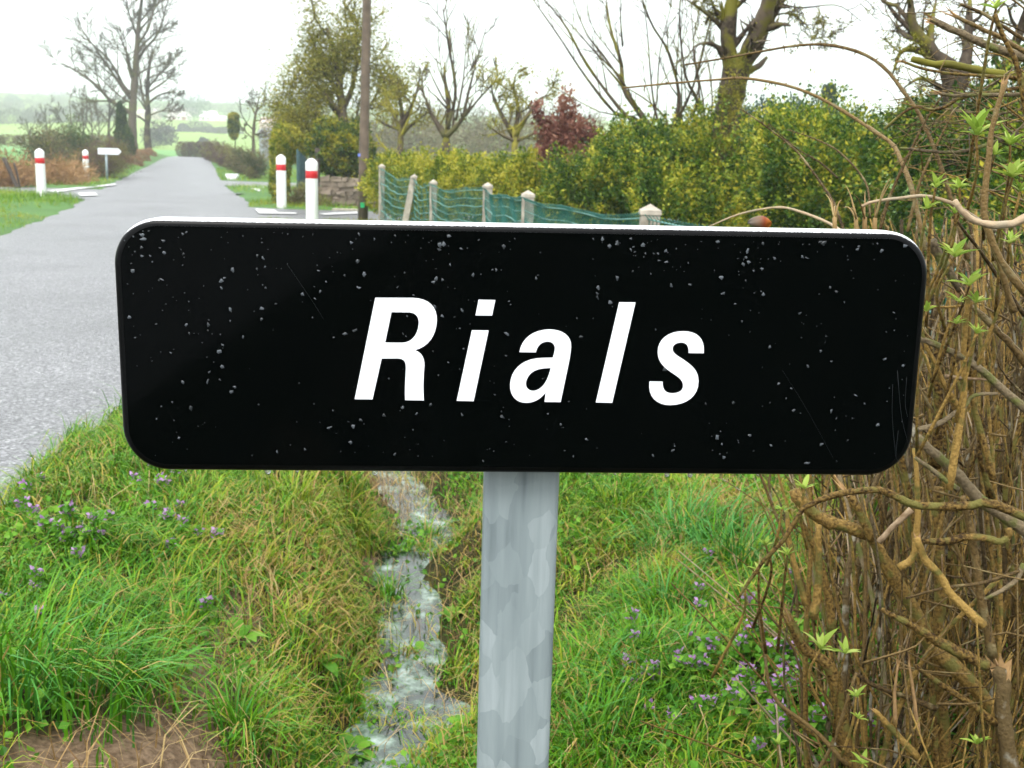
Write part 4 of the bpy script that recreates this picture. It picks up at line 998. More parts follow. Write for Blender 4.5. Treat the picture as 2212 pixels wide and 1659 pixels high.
tree('fruit_tree', 'yellow-lichened fruit tree between the pollarded tree and the red-leaved shrub', [([(1115, 345), (1112, 300), (1110, 275)], .08, 1), ([(1112, 300), (1085, 250), (1065, 210), (1060, 170)], .045, 3), ([(1111, 290), (1120, 240), (1110, 190), (1115, 160)], .045, 3), ([(1112, 295), (1140, 250), (1165, 215), (1190, 205)], .045, 3), ([(1112, 305), (1150, 290), (1180, 265)], .03, 2), ([(1112, 305), (1080, 290), (1050, 270)], .03, 2)], 17, 'bark_mossy', dict(kids=(5, 6, 5), rmin=.009, wander=.2), leaf='moss_leaf', twigm='bark_lichen', seed=24, leaf_n=1, leaf_size=.04, leaf_spread=.08)
tree('coppiced_hazel', 'coppiced shrub of long bare shoots fanning up left of the mossy trunk', [([(1425, 330), (1395, 290), (1330, 245), (1265, 165), (1205, 75), (1145, -10)], .022, 1), ([(1428, 330), (1390, 285), (1335, 235), (1262, 140), (1215, 60), (1150, -12)], .026, 1), ([(1430, 330), (1395, 260), (1350, 190), (1345, 130), (1325, 60), (1315, -10)], .038, 2), ([(1345, 170), (1290, 115), (1240, 55), (1175, -10)], .012, 1), ([(1350, 185), (1300, 120), (1262, 75), (1230, 0)], .014, 1), ([(1345, 145), (1310, 105), (1275, 60), (1260, -10)], .010, 1), ([(1430, 330), (1440, 280), (1440, 255), (1400, 215), (1345, 180)], .02, 1), ([(1345, 100), (1338, 50), (1335, -10)], .012, 1), ([(1430, 300), (1410, 220), (1400, 150), (1390, 60), (1375, -10)], .014, 1), ([(1440, 310), (1465, 220), (1440, 120), (1400, 60), (1370, -10)], .024, 2), ([(1450, 310), (1500, 230), (1470, 170), (1450, 60), (1450, -10)], .022, 2), ([(1330, 245), (1345, 215), (1335, 150)], .008, 0), ([(1460, 300), (1520, 260), (1500, 120), (1490, 0)], .014, 1), ([(1440, 300), (1490, 200), (1520, 80), (1535, -10)], .018, 2), ([(1470, 300), (1475, 200), (1478, 100), (1500, -10)], .012, 2), ([(1500, 300), (1512, 200), (1500, 100), (1520, -10)], .014, 2), ([(1400, 300), (1415, 230), (1420, 120), (1440, 20), (1430, -20)], .012, 2), ([(1530, 300), (1545, 200), (1535, 90), (1510, 0)], .012, 2), ([(1340, 310), (1342, 240), (1341, 160)], .006, 0)], 11, 'bark_mossy', dict(kids=(5, 6, 3), rmin=.0042, wander=.12, up=.06, angle=32, ratio=.34, split=1), seed=25)
tree('mossy_tree', 'large forked tree with moss-covered trunk leaning right above the box bushes', [([(1570, 330), (1570, 270), (1577, 220), (1586, 170), (1600, 120)], .112, 0, -.05), ([(1580, 200), (1575, 130), (1570, 60), (1582, -40)], .075, 2, .2), ([(1596, 150), (1625, 95), (1640, 40), (1655, -40)], .095, 2, .3), ([(1600, 160), (1640, 142), (1662, 122)], .04, 0, .6), ([(1632, 70), (1670, 25), (1700, -30)], .06, 2, .4), ([(1580, 90), (1560, 60), (1525, 30), (1480, 0)], .035, 3), ([(1580, 130), (1545, 100), (1510, 95), (1480, 130)], .02, 2), ([(1650, 40), (1700, 30), (1740, 60), (1750, 110)], .012, 3), ([(1660, 0), (1720, 20), (1790, 20), (1830, 60)], .012, 3), ([(1575, 60), (1545, 20), (1530, -20)], .03, 3)], 10, 'bark_mossy', dict(kids=(5, 6, 6), rmin=.0048, wander=.25, up=-.03, angle=50, ratio=.48, split=2), leaf='moss_leaf', seed=26, leaf_n=1, leaf_size=.02, leaf_spread=.03)
bush('trunk_ivy', 'yellow-green ivy and moss clothing the leaning trunk', [blob(1578, 262, 9.85, 32, 50, .12), blob(1586, 205, 9.85, 27, 45, .12), blob(1596, 150, 9.85, 26, 40, .1)], 1500, .022, 'moss_leaf', 'ivy', seed=27, stems=2)
tree('mossy_tree', 'twiggy tree with yellow moss behind the cut branches in the upper right corner', [([(2090, 330), (2060, 220), (2020, 120), (1975, 60), (1965, -20)], .07, 3), ([(2060, 220), (2100, 120), (2120, 40), (2140, -20)], .05, 3), ([(2030, 140), (1990, 110), (1950, 110), (1930, 160)], .03, 3), ([(2090, 300), (2150, 180), (2190, 60), (2200, -20)], .05, 3), ([(2010, 110), (2020, 50), (2040, -10)], .025, 3), ([(2050, 200), (1990, 170), (1945, 190)], .02, 2)], 6.5, 'bark_mossy', dict(kids=(5, 6, 5), rmin=.0036, wander=.28, up=.02, angle=52, ratio=.44, split=2), leaf='moss_leaf', seed=28, leaf_n=1, leaf_size=.016, leaf_spread=.03)

# ------------------------------------------------------------------ trees and hedges along the road
OAK = dict(kids=(6, 7, 6), rmin=.019, wander=.13, up=.07, angle=38, ratio=.52, split=2)
tree('roadside_oak', 'tallest bare roadside tree with a long low limb reaching left', [([(291, 350), (287, 300), (286, 250), (290, 190), (294, 130), (298, 70), (305, 10), (312, -40)], .34, 3), ([(284, 245), (262, 232), (235, 215), (210, 190), (180, 165), (150, 148), (125, 135)], .17, 3), ([(287, 205), (268, 185), (255, 155), (235, 125), (205, 95), (175, 72)], .12, 3), ([(289, 180), (275, 150), (265, 120), (258, 90), (245, 60)], .09, 3), ([(294, 120), (310, 95), (335, 70), (360, 48)], .09, 3), ([(291, 165), (315, 150), (345, 140), (375, 128)], .07, 3), ([(296, 80), (285, 40), (280, 0)], .07, 3), ([(300, 50), (320, 20), (335, -20)], .07, 3), ([(288, 190), (310, 185), (340, 175)], .05, 2), ([(286, 225), (260, 205), (225, 165), (200, 140)], .06, 3)], 75, 'bark_grey', OAK, seed=31)
tree('roadside_oak', 'shorter bare roadside tree with level side branches, right of the tallest', [([(323, 347), (318, 290), (320, 240), (318, 190), (322, 150), (325, 120)], .30, 3), ([(319, 225), (345, 207), (380, 200), (405, 214)], .10, 3), ([(320, 200), (345, 185), (375, 165), (388, 145)], .09, 3), ([(318, 240), (300, 215), (285, 200)], .08, 3), ([(320, 170), (350, 152), (370, 125)], .07, 3), ([(321, 250), (360, 240), (398, 246)], .07, 3), ([(319, 215), (300, 190), (290, 170)], .05, 2), ([(318, 265), (300, 250), (285, 248)], .10, 1)], 86, 'bark_grey', OAK, seed=32)
tree('bare_tree', 'small bare tree behind the tallest roadside tree, to its left', [([(236, 335), (235, 280), (237, 240), (238, 205)], .16, 3), ([(236, 265), (215, 240), (190, 225)], .07, 3), ([(237, 250), (255, 225), (275, 215)], .07, 3), ([(237, 235), (225, 205), (210, 190)], .05, 3)], 95, 'bark_grey', OAK, seed=33)
for k, (px, top, lab) in enumerate([(152, 215, 'leftmost slender tree of the bare clump behind the left posts'), (178, 208, 'second slender tree of the bare clump behind the left posts'), (197, 222, 'third slender tree of the bare clump behind the left posts'), (212, 230, 'rightmost slender tree of the bare clump behind the left posts'), (100, 240, 'small reddish bare tree above the dark hedge at far left'), (62, 268, 'tiny russet shrub standing at the far left field edge')]):
    tree('bare_tree', lab, [([(px, 325), (px + 2, (325 + top) / 2), (px - 3, top)], .10, 3), ([(px, 290), (px + 14, 265), (px + 20, top + 20)], .05, 3), ([(px, 290), (px - 14, 265), (px - 22, top + 15)], .05, 3)], 92 + 5 * k, 'bark_grey', {**OAK, 'kids': (5, 5, 4)}, seed=40 + k, group='bare trees left of the road')
bush('ivy_clad_tree', 'narrow dark ivy-clad column left of the roadside trees', [blob(264, 300, 62, 14, 45, .5), blob(262, 260, 62, 10, 30, .35), blob(259, 240, 62, 6, 18, .25)], 9000, .12, 'ivy', 'tree', seed=51)
bush('ivy_clad_tree', 'lower green ivy mound at the foot of the tallest roadside tree', [blob(277, 312, 61, 12, 32, .5)], 4500, .12, 'ivy', 'tree', seed=52, tint_shift=.2)
bush('field_bush', 'dark green bush behind the nearest left marker post', [blob(95, 325, 48, 32, 34, .8), blob(120, 310, 50, 20, 24, .6)], 9000, .09, 'hedge_mixed', seed=53, tint_shift=0., lump=.9, clump=.2)
bush('field_bush', 'dark green upright bush between the two left marker posts', [blob(160, 312, 52, 22, 36, .7), blob(185, 320, 52, 16, 24, .5)], 7000, .09, 'ivy', seed=54, tint_shift=.15, lump=.9, clump=.2)
bush('thorn_hedge', 'brown leafless thorn hedge behind the farther left marker post', [blob(215, 352, 42, 48, 30, .7), blob(170, 365, 41, 40, 26, .6), blob(245, 335, 44, 28, 24, .6)], 16000, .13, 'hedge_brown', 'hedge', .12, seed=55, tint_shift=.15, lump=.9, clump=.18)
bush('thorn_hedge', 'low brown field hedge at the left picture edge', [blob(20 + 40 * k, 303, 88, 34, 12, .9) for k in range(-1, 7)], 12000, .16, 'hedge_brown', 'hedge', .2, seed=56)
bush('bracken_clump', 'rusty dry bracken around the leaning posts at the left edge', [blob(20, 395, 31, 46, 26, .5), blob(75, 385, 33, 30, 18, .4), blob(-10, 380, 31, 30, 24, .5)], 6000, .22, 'bracken', 'bracken', .07, seed=57, lump=.9, clump=.22, tint_shift=.2)
bush('bracken_clump', 'rusty dry grass clump between the two left marker posts', [blob(130, 388, 33, 36, 16, .5), blob(165, 385, 36, 20, 14, .4)], 4000, .22, 'bracken', 'bracken', .07, seed=58, lump=.9, clump=.22, tint_shift=.2)
bush('bank_scrub', 'tawny scrub on the bank below the two roadside trees', [blob(300, 342, 70, 22, 18, .8), blob(285, 352, 60, 24, 16, .7), blob(318, 335, 84, 18, 14, .8)], 9000, .12, 'bracken', 'scrub', .2, seed=59, tint_shift=-.1)
for k in range(7):
    a = k / 6; px = 552 - 92 * a ** .8; d = 46 + 34 * a; py = 357 - 32 * a
    bush('roadside_hedge', ['dark clipped end of the right roadside hedge nearest the field entrance', 'dark second clump of the right roadside hedge', 'mixed third clump of the right roadside hedge', 'brown fourth clump of the right roadside hedge below the bare tree', 'brown fifth clump of the right roadside hedge', 'brown sixth clump of the right roadside hedge below the clipped column', 'farthest brown clump of the right roadside hedge'][k], [blob(px, py, d, 22 - 5 * a, 27 - 11 * a, .8), blob(px - 8, py + 7, d - .5, 15, 17 - 7 * a, .6)], 4200, .10 + .04 * a, 'hedge_mixed' if k < 3 else 'hedge_brown', 'hedge', .3, 'clumps of the right roadside hedge', 60 + k, tint_shift=-.1 if k < 2 else .15, lump=.6, clump=.06)
bush('thorn_hedge', 'brown clipped hedge closing the view where the road bends away', [blob(392 + 12 * k, 317, 98, 12, 11, .6) for k in range(6)], 9000, .13, 'hedge_brown', 'hedge', .3, seed=70, tint_shift=.1, ext='all', lump=.15)
bush('clipped_column', 'clipped green column tree above the right roadside hedge', [blob(505, 268, 66, 13, 22, .36), blob(505, 285, 66, 11, 16, .3), blob(505, 252, 66, 12, 9, .33)], 6500, .10, 'privet', 'tree', seed=71, lump=.15)
tree('bare_tree', 'crooked bare tree above the right roadside hedge', [([(550, 345), (547, 300), (550, 260), (556, 230), (560, 205)], .11, 2), ([(549, 290), (565, 288), (585, 283)], .05, 3), ([(555, 235), (575, 222), (595, 218)], .04, 3), ([(552, 250), (540, 225), (536, 205)], .04, 3), ([(548, 300), (532, 285), (528, 270)], .04, 3), ([(560, 215), (545, 195)], .03, 2)], 58, 'bark_grey', dict(kids=(6, 6, 5), rmin=.018, wander=.3, up=.03, split=2), seed=72)

# ------------------------------------------------------------------ houses on the far slope
def house(px, py, d, wpx, hpx, roofpx, wallm, roofm, label, panels=(), dep=7., hip=.0):
    b = P(px, py, d); g = gz(b[0], b[1]); ww = wpx * d / F_PX / 2; hh = hpx * d / F_PX; rh = roofpx * d / F_PX; z = min(b[2], g + 2.5) if g < b[2] else g
    t = thing('house', (b[0], d, g), label, 'house', 'houses on the far slope'); mb = MB(); box(mb, (b[0] - ww, d, min(g, z) - 1), (b[0] + ww, d + dep, z + hh)); wl_ = mb.build('wall', wallm, t)
    mb = MB(); e = .25; zt = z + hh; o_ = ww * hip
    v = [(b[0] - ww - e, d - e, zt + .01), (b[0] + ww + e, d - e, zt + .01), (b[0] + ww + e, d + dep + e, zt + .01), (b[0] - ww - e, d + dep + e, zt + .01), (b[0] - ww - e + o_, d + dep / 2, zt + rh), (b[0] + ww + e - o_, d + dep / 2, zt + rh)]
    mb.add(v, [(0, 1, 5), (0, 5, 4), (2, 3, 4), (2, 4, 5), (3, 0, 4), (1, 2, 5), (0, 2, 1), (0, 3, 2)], smooth=False); mb.build('roof', roofm, t)
    for k, (a0, a1, c0, c1, m_) in enumerate(panels):
        mb = MB(); box(mb, (b[0] - ww + 2 * ww * a0, d - .06, z + hh * c0), (b[0] - ww + 2 * ww * a1, d + .05, z + hh * c1)); mb.build('window' if m_ == 'window_dark' else 'garage_door', m_, wl_)
WN = lambda *a: [(x, x + .1, .35, .75, 'window_dark') for x in a]
house(382, 274, 430, 44, 8, 13, 'render_white', 'roof_pale', 'white bungalow with pale hipped roof and two red-brown door panels', [(.27, .45, 0, .9, 'brick_red'), (.75, .93, 0, .9, 'brick_red')] + WN(.1, .55), hip=.5)
house(372, 250, 520, 26, 6, 11, 'render_white', 'render_white', 'small white-roofed house behind the bungalow', WN(.3, .6))
house(408, 254, 510, 22, 6, 8, 'render_cream', 'roof_pale', 'cream cottage between the bungalow and the white farmhouse', WN(.3, .6))
house(448, 263, 440, 34, 8, 13, 'render_white', 'render_white', 'white farmhouse with big pale roof right of the far trees', WN(.2, .5, .75), hip=.25)
house(470, 266, 436, 26, 5, 6, 'render_white', 'render_white', 'low white annex of the farmhouse', WN(.3, .6))
house(304, 262, 400, 16, 12, 7, 'render_cream', 'roof_pale', 'cream house glimpsed between the roadside trees', WN(.3,))
house(332, 262, 405, 9, 16, 8, 'render_cream', 'roof_pale', 'narrow cream gable glimpsed right of the second roadside tree', WN(.4,))
house(576, 272, 300, 30, 6, 13, 'roof_pink', 'roof_pink', 'pinkish house behind the crooked bare tree', WN(.3, .6))
house(578, 297, 120, 36, 9, 12, 'roof_grey', 'roof_grey', 'low grey-roofed shed beside the clipped hedge', WN(.3,), 5)

# ------------------------------------------------------------------ hedgerows and trees up the far slope
def row(pxa, pya, pxb, pyb, h, label, n=9000, m_='far_leaf', size=.5, seed=1, wob=.3):
    a, b_ = hit(pxa, pya, 60), hit(pxb, pyb, 60); k = max(5, int(np.linalg.norm(b_ - a) / 6)); rg = np.random.default_rng(seed); bl = []
    for i in range(k):
        q = a + (b_ - a) * (i + .5) / k; q[2] = gz(q[0], q[1]); s = h * (1 + wob * rg.normal()); bl.append((q + np.array([0, 0, s * .35]), np.array([np.linalg.norm(b_ - a) / k * .75, 1.2, max(s * .75, .4)])))
    return bush('field_hedgerow', label, bl, n, size, m_, 'hedge', .35, 'hedgerows up the far slope', seed, stems=3)
row(-40, 268, 250, 262, 3.4, 'lowest far hedgerow across the left fields', 16000, seed=81)
row(-40, 247, 240, 243, 3.2, 'second far hedgerow across the left fields', 14000, seed=82)
row(-40, 234, 230, 232, 3.2, 'third far hedgerow across the left fields', 12000, seed=83)
row(340, 284, 420, 285, 1.6, 'far hedgerow below the white bungalow', 5000, seed=84)
row(420, 282, 500, 290, 1.8, 'far hedgerow slanting down from the farmhouse', 5000, seed=85)
def far_tree(px, py, h, wdt, label, seed, bare=True):
    q = hit(px, py, 60); d = q[1]; q[2] = gz(q[0], q[1])
    bl = [(q + np.array([0, 0, h * .6]), np.array([wdt, wdt, h * .45])), (q + np.array([wdt * .5, 0, h * .45]), np.array([wdt * .7, wdt * .7, h * .33])), (q + np.array([-wdt * .55, 0, h * .45]), np.array([wdt * .7, wdt * .7, h * .33]))]
    return bush('far_tree', label, bl, 2200, .5 if bare else .6, 'far_leaf' if bare else 'conifer', 'tree', .3, 'trees on the far skyline', seed, lump=.5, stems=1)
labs = ['leftmost', 'second', 'third', 'fourth', 'fifth', 'sixth', 'seventh', 'eighth', 'ninth', 'tenth', 'eleventh', 'twelfth', 'thirteenth', 'fourteenth', 'fifteenth', 'sixteenth']
sky_t = [(8, 228, 7, 5), (30, 229, 5, 3.5), (62, 229, 8, 8), (95, 230, 7, 7), (128, 229, 9, 4), (150, 230, 6, 5), (340, 246, 9, 8), (392, 246, 8, 7), (418, 262, 9, 5), (430, 248, 7, 7), (470, 250, 8, 8), (500, 256, 7, 7), (530, 255, 8, 8), (575, 258, 9, 9), (610, 260, 8, 8), (350, 262, 6, 5)]
for k, (a, b_, h, wd) in enumerate(sky_t): far_tree(a, b_, h, wd, labs[k] + ' hazy tree of the far skyline counted from the left', 90 + k, k not in (1, 8))
for k, (a, b_, h, wd) in enumerate([(70, 263, 4, 2.5), (345, 320, 4.2, 2.4), (440, 318, 1.6, .8)]): far_tree(a, b_, h, wd, ['lone hazy tree in the upper left field', 'thin grey tree right of the roadside oaks at the field edge', 'tiny lone bush in the light green field'][k], 120 + k)
for k in range(8):
    px = 640 + 85 * k
    bush('hazy_copse', labs[k] + ' clump of the hazy brown copse behind the garden trees counted from the left', [blob(px + 20, 282, 75, 62, 34, 3), blob(px - 25, 290, 70, 45, 30, 3), blob(px + 45, 262 + 12 * (k % 3), 78, 28, 26, 2)], 3000, .5, 'copse_leaf', 'copse', .08, 'copse behind the garden', 150 + k, lump=.7, clump=.25, stems=2, ext='all')
rgf = np.random.default_rng(4)
for k in range(9):
    px = 690 + 62 * k; q = hit(px, 262 + 4 * math.sin(k), 60); q[2] = gz(q[0], q[1]); h = 6 + 3 * rgf.random()
    bush('far_tree', labs[k] + ' hazy tree of the skyline behind the garden counted from the pole', [(q + np.array([0, 0, h * .5]), np.array([9, 6, h * .5]))], 1500, .55, 'far_leaf', 'tree', .3, 'trees on the far skyline', 130 + k, lump=.6, stems=1)

# ------------------------------------------------------------------ cut hedge at the right: stems, branches, sprouts
rg = np.random.default_rng(77)
def z2(X_, Y_): return (1636 + .4011 * X_, 993.6 + .4011 * Y_)
shr = [thing('hedge_shrub', (.62, 1.75, gz(.62, 1.75)), 'nearest cut hedge shrub with gnarled lichened limbs and torn ends, lower right', 'shrub'),
       thing('hedge_shrub', (.75, 2.25, gz(.75, 2.25)), 'dense olive-brown hedge shrub of upright stems behind the right end of the sign', 'shrub'),
       thing('hedge_shrub', (.72, 3.0, gz(.72, 3.0)), 'farther thin-stemmed hedge shrub showing below the sign corner', 'shrub')]
def stem(owner, pts, r, m_='bark_stem', n=14, tip=None, taper=.45, sides=7, name='stem', wob=.05):
    r *= .88; c = curve(pts, n); c[1:] += rg.normal(size=(n - 1, 3)) * r * wob * 1.2
    rad = r * (1 - taper * np.linspace(0, 1, n)) * (1 + wob * rg.normal(size=n)); mb = MB(); tube(mb, c, rad, sides, 0, rg.random()); o = mb.build(name, m_, owner)
    if tip:                                            # torn wood at the cut end
        mb = MB(); e = c[-1]; d = unit(c[-1] - c[-2])
        vv, tt = [], []; k = 7; base = [e - d * r * 1.5 + rad[-1] * .9 * (math.cos(a) * unit(np.cross(d, [.3, .8, .1])) + math.sin(a) * unit(np.cross(d, unit(np.cross(d, [.3, .8, .1]))))) for a in np.arange(k) * 2 * math.pi / k]
        for i_ in range(k):
            L = tip * (.3 + .9 * rg.random()); a, b_ = base[i_], base[(i_ + 1) % k]; p_ = (a + b_) / 2 + d * L + rg.normal(size=3) * L * .12; vv += [a, b_, p_, e]; j = 4 * i_; tt += [(j, j + 1, j + 2), (j, j + 2, j + 3), (j + 1, j + 3, j + 2)]
        mb.add(vv, tt, smooth=False); mb.build('torn_end', 'splinter', o)
    return c
def L2(d, *q, dd=0.): return [P(*z2(a, b_), d + dd * i / max(1, len(q) - 1)) for i, (a, b_) in enumerate(q)]
A = shr[0]
stem(A, L2(1.55, (1400, 1800), (1345, 1500), (1325, 1300), (1305, 1130)), .017, 'bark_dark', taper=.2, tip=.04, wob=.1)
stem(A, L2(1.62, (1360, 1500), (1150, 1200), (950, 1020), (820, 760), (720, 600), (620, 430), (560, 385), (450, 350), (350, 320), (250, 240), (190, 170)), .0145, 'bark_stem', 26, taper=.3, wob=.09)
stem(A, L2(1.60, (620, 430), (570, 320), (500, 190)), .0095, 'bark_stem', 8, tip=.05, taper=.2)
stem(A, L2(1.5, (1480, 320), (1250, 235), (1100, 250), (850, 240), (750, 200), (650, 160), (450, 180), (330, 220), (240, 270), (150, 420), (30, 550), (-60, 680), (-100, 740)), .0085, 'bark_stem', 30, taper=.75)
stem(A, L2(1.5, (1215, 890), (1050, 730), (980, 620), (900, 530), (862, 420)), .0078, 'bark_stem', 16, tip=.02, taper=.3)
stem(A, L2(1.52, (1270, 1060), (1210, 760), (1160, 440), (1105, 200)), .0085, 'bark_purple', 16, taper=.4)
stem(A, L2(1.5, (1240, 1110), (1000, 990), (830, 890), (670, 810)), .0105, 'bark_stem', 14, taper=.6)
stem(A, L2(1.68, (1010, 1750), (1005, 1400), (970, 1000), (985, 700), (970, 380), (980, 150)), .0125, 'bark_stem', 22, taper=.25)
stem(A, L2(1.62, (600, 1800), (480, 1550), (440, 1300), (400, 1130), (330, 1070), (250, 1010), (150, 820)), .0155, 'bark_stem', 22, tip=.03, taper=.45)
stem(A, L2(1.58, (480, 1640), (300, 1450), (90, 1280), (40, 1050), (0, 800)), .0042, 'bark_purple', 16)
stem(A, L2(1.6, (1500, 420), (1330, 300), (1200, 215), (1080, 80), (980, -10), (860, -120)), .0125, 'bark_branch', 18, taper=.4)
stem(A, L2(1.5, (1080, 160), (950, 60), (850, -10)), .0052, 'bark_branch', 9)
stem(A, L2(1.48, (1120, 410), (1000, 440), (900, 436)), .0072, 'bark_stem', 9, taper=.3)
stem(A, L2(1.5, (1110, 415), (1220, 420), (1300, 440), (1350, 415), (1356, 370)), .0065, 'bark_stem', 12, taper=.2)
stem(A, L2(1.56, (830, 265), (740, 350), (655, 440)), .0058, 'bark_pale', 8, taper=.1)
stem(A, L2(1.6, (860, 1600), (760, 1490), (680, 1400), (630, 1350)), .0075, 'bark_stem', 10, tip=.02)
stem(A, L2(1.58, (760, 580), (840, 520), (862, 330), (860, 100), (845, -60)), .0068, 'bark_stem', 14)
stem(A, L2(1.5, (1436, 590), (1220, 660), (1000, 690), (800, 745)), .0036, 'bark_purple', 12)
stem(A, L2(1.5, (1436, 560), (1380, 660), (1225, 750)), .0052, 'bark_branch', 9)
stem(A, L2(1.55, (870, 1480), (840, 1250), (815, 1080)), .0042, 'splinter', 9, tip=.05, taper=.6)
stem(A, L2(1.55, (745, 1420), (740, 1250), (760, 1100)), .0040, 'splinter', 9, tip=.05, taper=.6)
stem(A, L2(1.6, (300, 850), (330, 650), (330, 350)), .0085, 'bark_stem', 10)
stem(A, L2(1.65, (400, 930), (390, 770), (340, 560), (280, 420), (225, 310)), .0085, 'bark_stem', 12)
stem(A, L2(1.6, (260, 780), (215, 620), (170, 420), (160, 280)), .0062, 'bark_stem', 12)
stem(A, L2(1.55, (1290, 1420), (1100, 1280), (960, 1190), (850, 1110)), .0068, 'bark_stem', 12)
stem(A, L2(1.6, (960, 1340), (820, 1280), (640, 1220), (530, 1150)), .0062, 'bark_purple', 12)
stem(A, L2(1.6, (520, 1660), (400, 1540), (250, 1440), (100, 1300)), .0052, 'bark_stem', 10)
def z5(X_, Y_): return (1636 + .3905 * X_, 432 + .3905 * Y_)
def L5(d, *q): return [P(*z5(a, b_), d) for a, b_ in q]
B = shr[1]
stem(B, L5(1.5, (1060, 1600), (1110, 1300), (1140, 1080), (1140, 880), (1150, 700), (1175, 470)), .0068, 'bark_stem', 18)
stem(B, L5(1.52, (1310, 1560), (1240, 1300), (1190, 1100), (1165, 800), (1180, 560)), .0062, 'bark_stem', 18)
stem(B, L5(1.5, (1600, 1240), (1475, 1150), (1260, 960), (1130, 870), (960, 790), (900, 770)), .0078, 'bark_branch', 18)
stem(B, L5(1.5, (890, 1270), (1000, 1240), (1090, 1180), (1150, 1140), (1200, 1080), (1330, 1070)), .0045, 'bark_branch', 16)
stem(B, L5(1.5, (1130, 1180), (1040, 1030), (980, 900), (930, 800), (900, 680)), .0048, 'bark_stem', 14)
stem(B, L5(1.55, (1520, 950), (1400, 800), (1250, 650), (1170, 580)), .0072, 'bark_purple', 14)
stem(B, L5(1.5, (1480, 640), (1380, 500), (1300, 380), (1200, 240), (1080, 90)), .0038, 'bark_purple', 14)
stem(B, L5(1.45, (1420, 620), (1390, 530), (1340, 350), (1290, 190), (1250, 40), (1245, -60)), .0058, 'bark_purple', 16)
stem(B, L5(1.6, (900, 560), (960, 590), (1100, 590), (1250, 560)), .003, 'bark_stem', 10)
stem(B, L5(1.55, (1300, 1650), (1230, 1400), (1250, 1250), (1190, 1130)), .0058, 'bark_stem', 12)
stem(B, L5(1.5, (1040, 975), (1130, 985), (1290, 995)), .0034, 'bark_pale', 8)
stem(B, L5(1.65, (980, 1480), (1010, 1200), (990, 950), (1000, 800)), .0115, 'bark_stem', 12)
stem(B, L5(1.6, (960, 230), (1000, 300), (1060, 400), (1120, 500)), .010, 'bark_branch', 10, tip=.03)
# random upright stems filling the hedge
cnt = 0
for k in range(700):
    y = rg.uniform(1.62, 3.5); lo = .245 * y + .05; x = lo + rg.random() ** .8 * (.32 + .5 * (y - 1.5)) + (.05 if y < 2 else 0)
    if (x / y) > .62: continue
    edge = (x - lo) / .35; h = min(1.0, .5 + .55 * edge + .15 * rg.normal()) * (1. if y < 2.3 else .9)
    if h < .3: continue
    b0 = np.array([x, y, gz(x, y) - .03]); ln = rg.normal(size=2) * np.array([.12, .10]) - np.array([.05, 0]); m1 = b0 + np.array([ln[0] * .3 + rg.normal() * .02, ln[1] * .3, h * .4]); m2 = b0 + np.array([ln[0] * .6 + rg.normal() * .03, ln[1] * .6, h * .72]); e = b0 + np.array([ln[0] + rg.normal() * .03, ln[1], h])
    own = shr[0] if (y < 1.9 and x < .72) else shr[1] if y < 2.5 else shr[2]
    r = rg.choice([.0026, .0036, .0048, .0066, .009], p=[.34, .32, .2, .1, .04]); stem(own, [b0, m1, m2, e], r, rg.choice(['bark_stem', 'bark_stem', 'bark_stem', 'bark_branch', 'bark_purple', 'bark_dark', 'bark_pale'], p=[.2, .15, .1, .12, .18, .2, .05]), 11, tip=.015 if rg.random() < .15 else None)
    cnt += 1
    if cnt >= 330: break
for k in range(170):                                   # stems deeper in, mostly dark bark to paint in the hedge's inner shade
    y = rg.uniform(2.4, 4.2); x = y * rg.uniform(.36, .6); h = rg.uniform(.6, 1.0); b0 = np.array([x, y, gz(x, y) - .03]); e = b0 + np.array([rg.normal() * .12, rg.normal() * .1, h])
    stem(shr[2], [b0, (b0 + e) / 2 + rg.normal(size=3) * .03, e], rg.choice([.004, .006, .009]), rg.choice(['bark_dark', 'bark_purple', 'bark_stem']), 8, sides=5)
# fine side twigs
for own, y0, y1, m_ in ((shr[0], 1.45, 1.9, 130), (shr[1], 1.6, 2.5, 300), (shr[2], 2.4, 3.4, 200)):
    mb = MB()
    for k in range(m_):
        y = rg.uniform(y0, y1); x = .245 * y + .08 + rg.random() ** .8 * .5; z = gz(x, y) + rg.uniform(.03, .95); d = unit(np.array([rg.normal(), rg.normal() * .6, rg.normal() * .9 + .4])); L = rg.uniform(.06, .28)
        if z > .25 + 1.6 * (x - .245 * y): continue
        p0 = np.array([x, y, z]); tube(mb, curve([p0, p0 + d * L * .5 + rg.normal(size=3) * .015, p0 + d * L + rg.normal(size=3) * .02], 6), np.linspace(.0021, .0009, 6), 4, 0, rg.random())
    o = mb.build('twigs', 'bark_purple', own); o['kind'] = 'stuff'
# many fine upright shoots
for own, y0, y1, m_, mt_ in ((shr[0], 1.5, 1.95, 100, 'bark_stem'), (shr[1], 1.7, 2.6, 250, 'bark_stem'), (shr[1], 1.8, 2.6, 130, 'bark_pale'), (shr[2], 2.5, 3.8, 300, 'bark_dark')):
    mb = MB()
    for k in range(m_):
        y = rg.uniform(y0, y1); f = rg.random() ** .75; x = .25 * y + .09 + f * .55
        if x / y > .6: continue
        h = min(.95, .3 + .75 * f) * rg.uniform(.5, 1.05); p0 = np.array([x, y, gz(x, y) - .02]); e = p0 + np.array([rg.normal() * .15, rg.normal() * .1, h])
        tube(mb, curve([p0, (p0 + e) / 2 + rg.normal(size=3) * .018, e], 7), np.linspace(.0024, .0011, 7) * rg.uniform(.7, 1.3), 4, 0, rg.random())
    o = mb.build('shoots', mt_, own); o['kind'] = 'stuff'
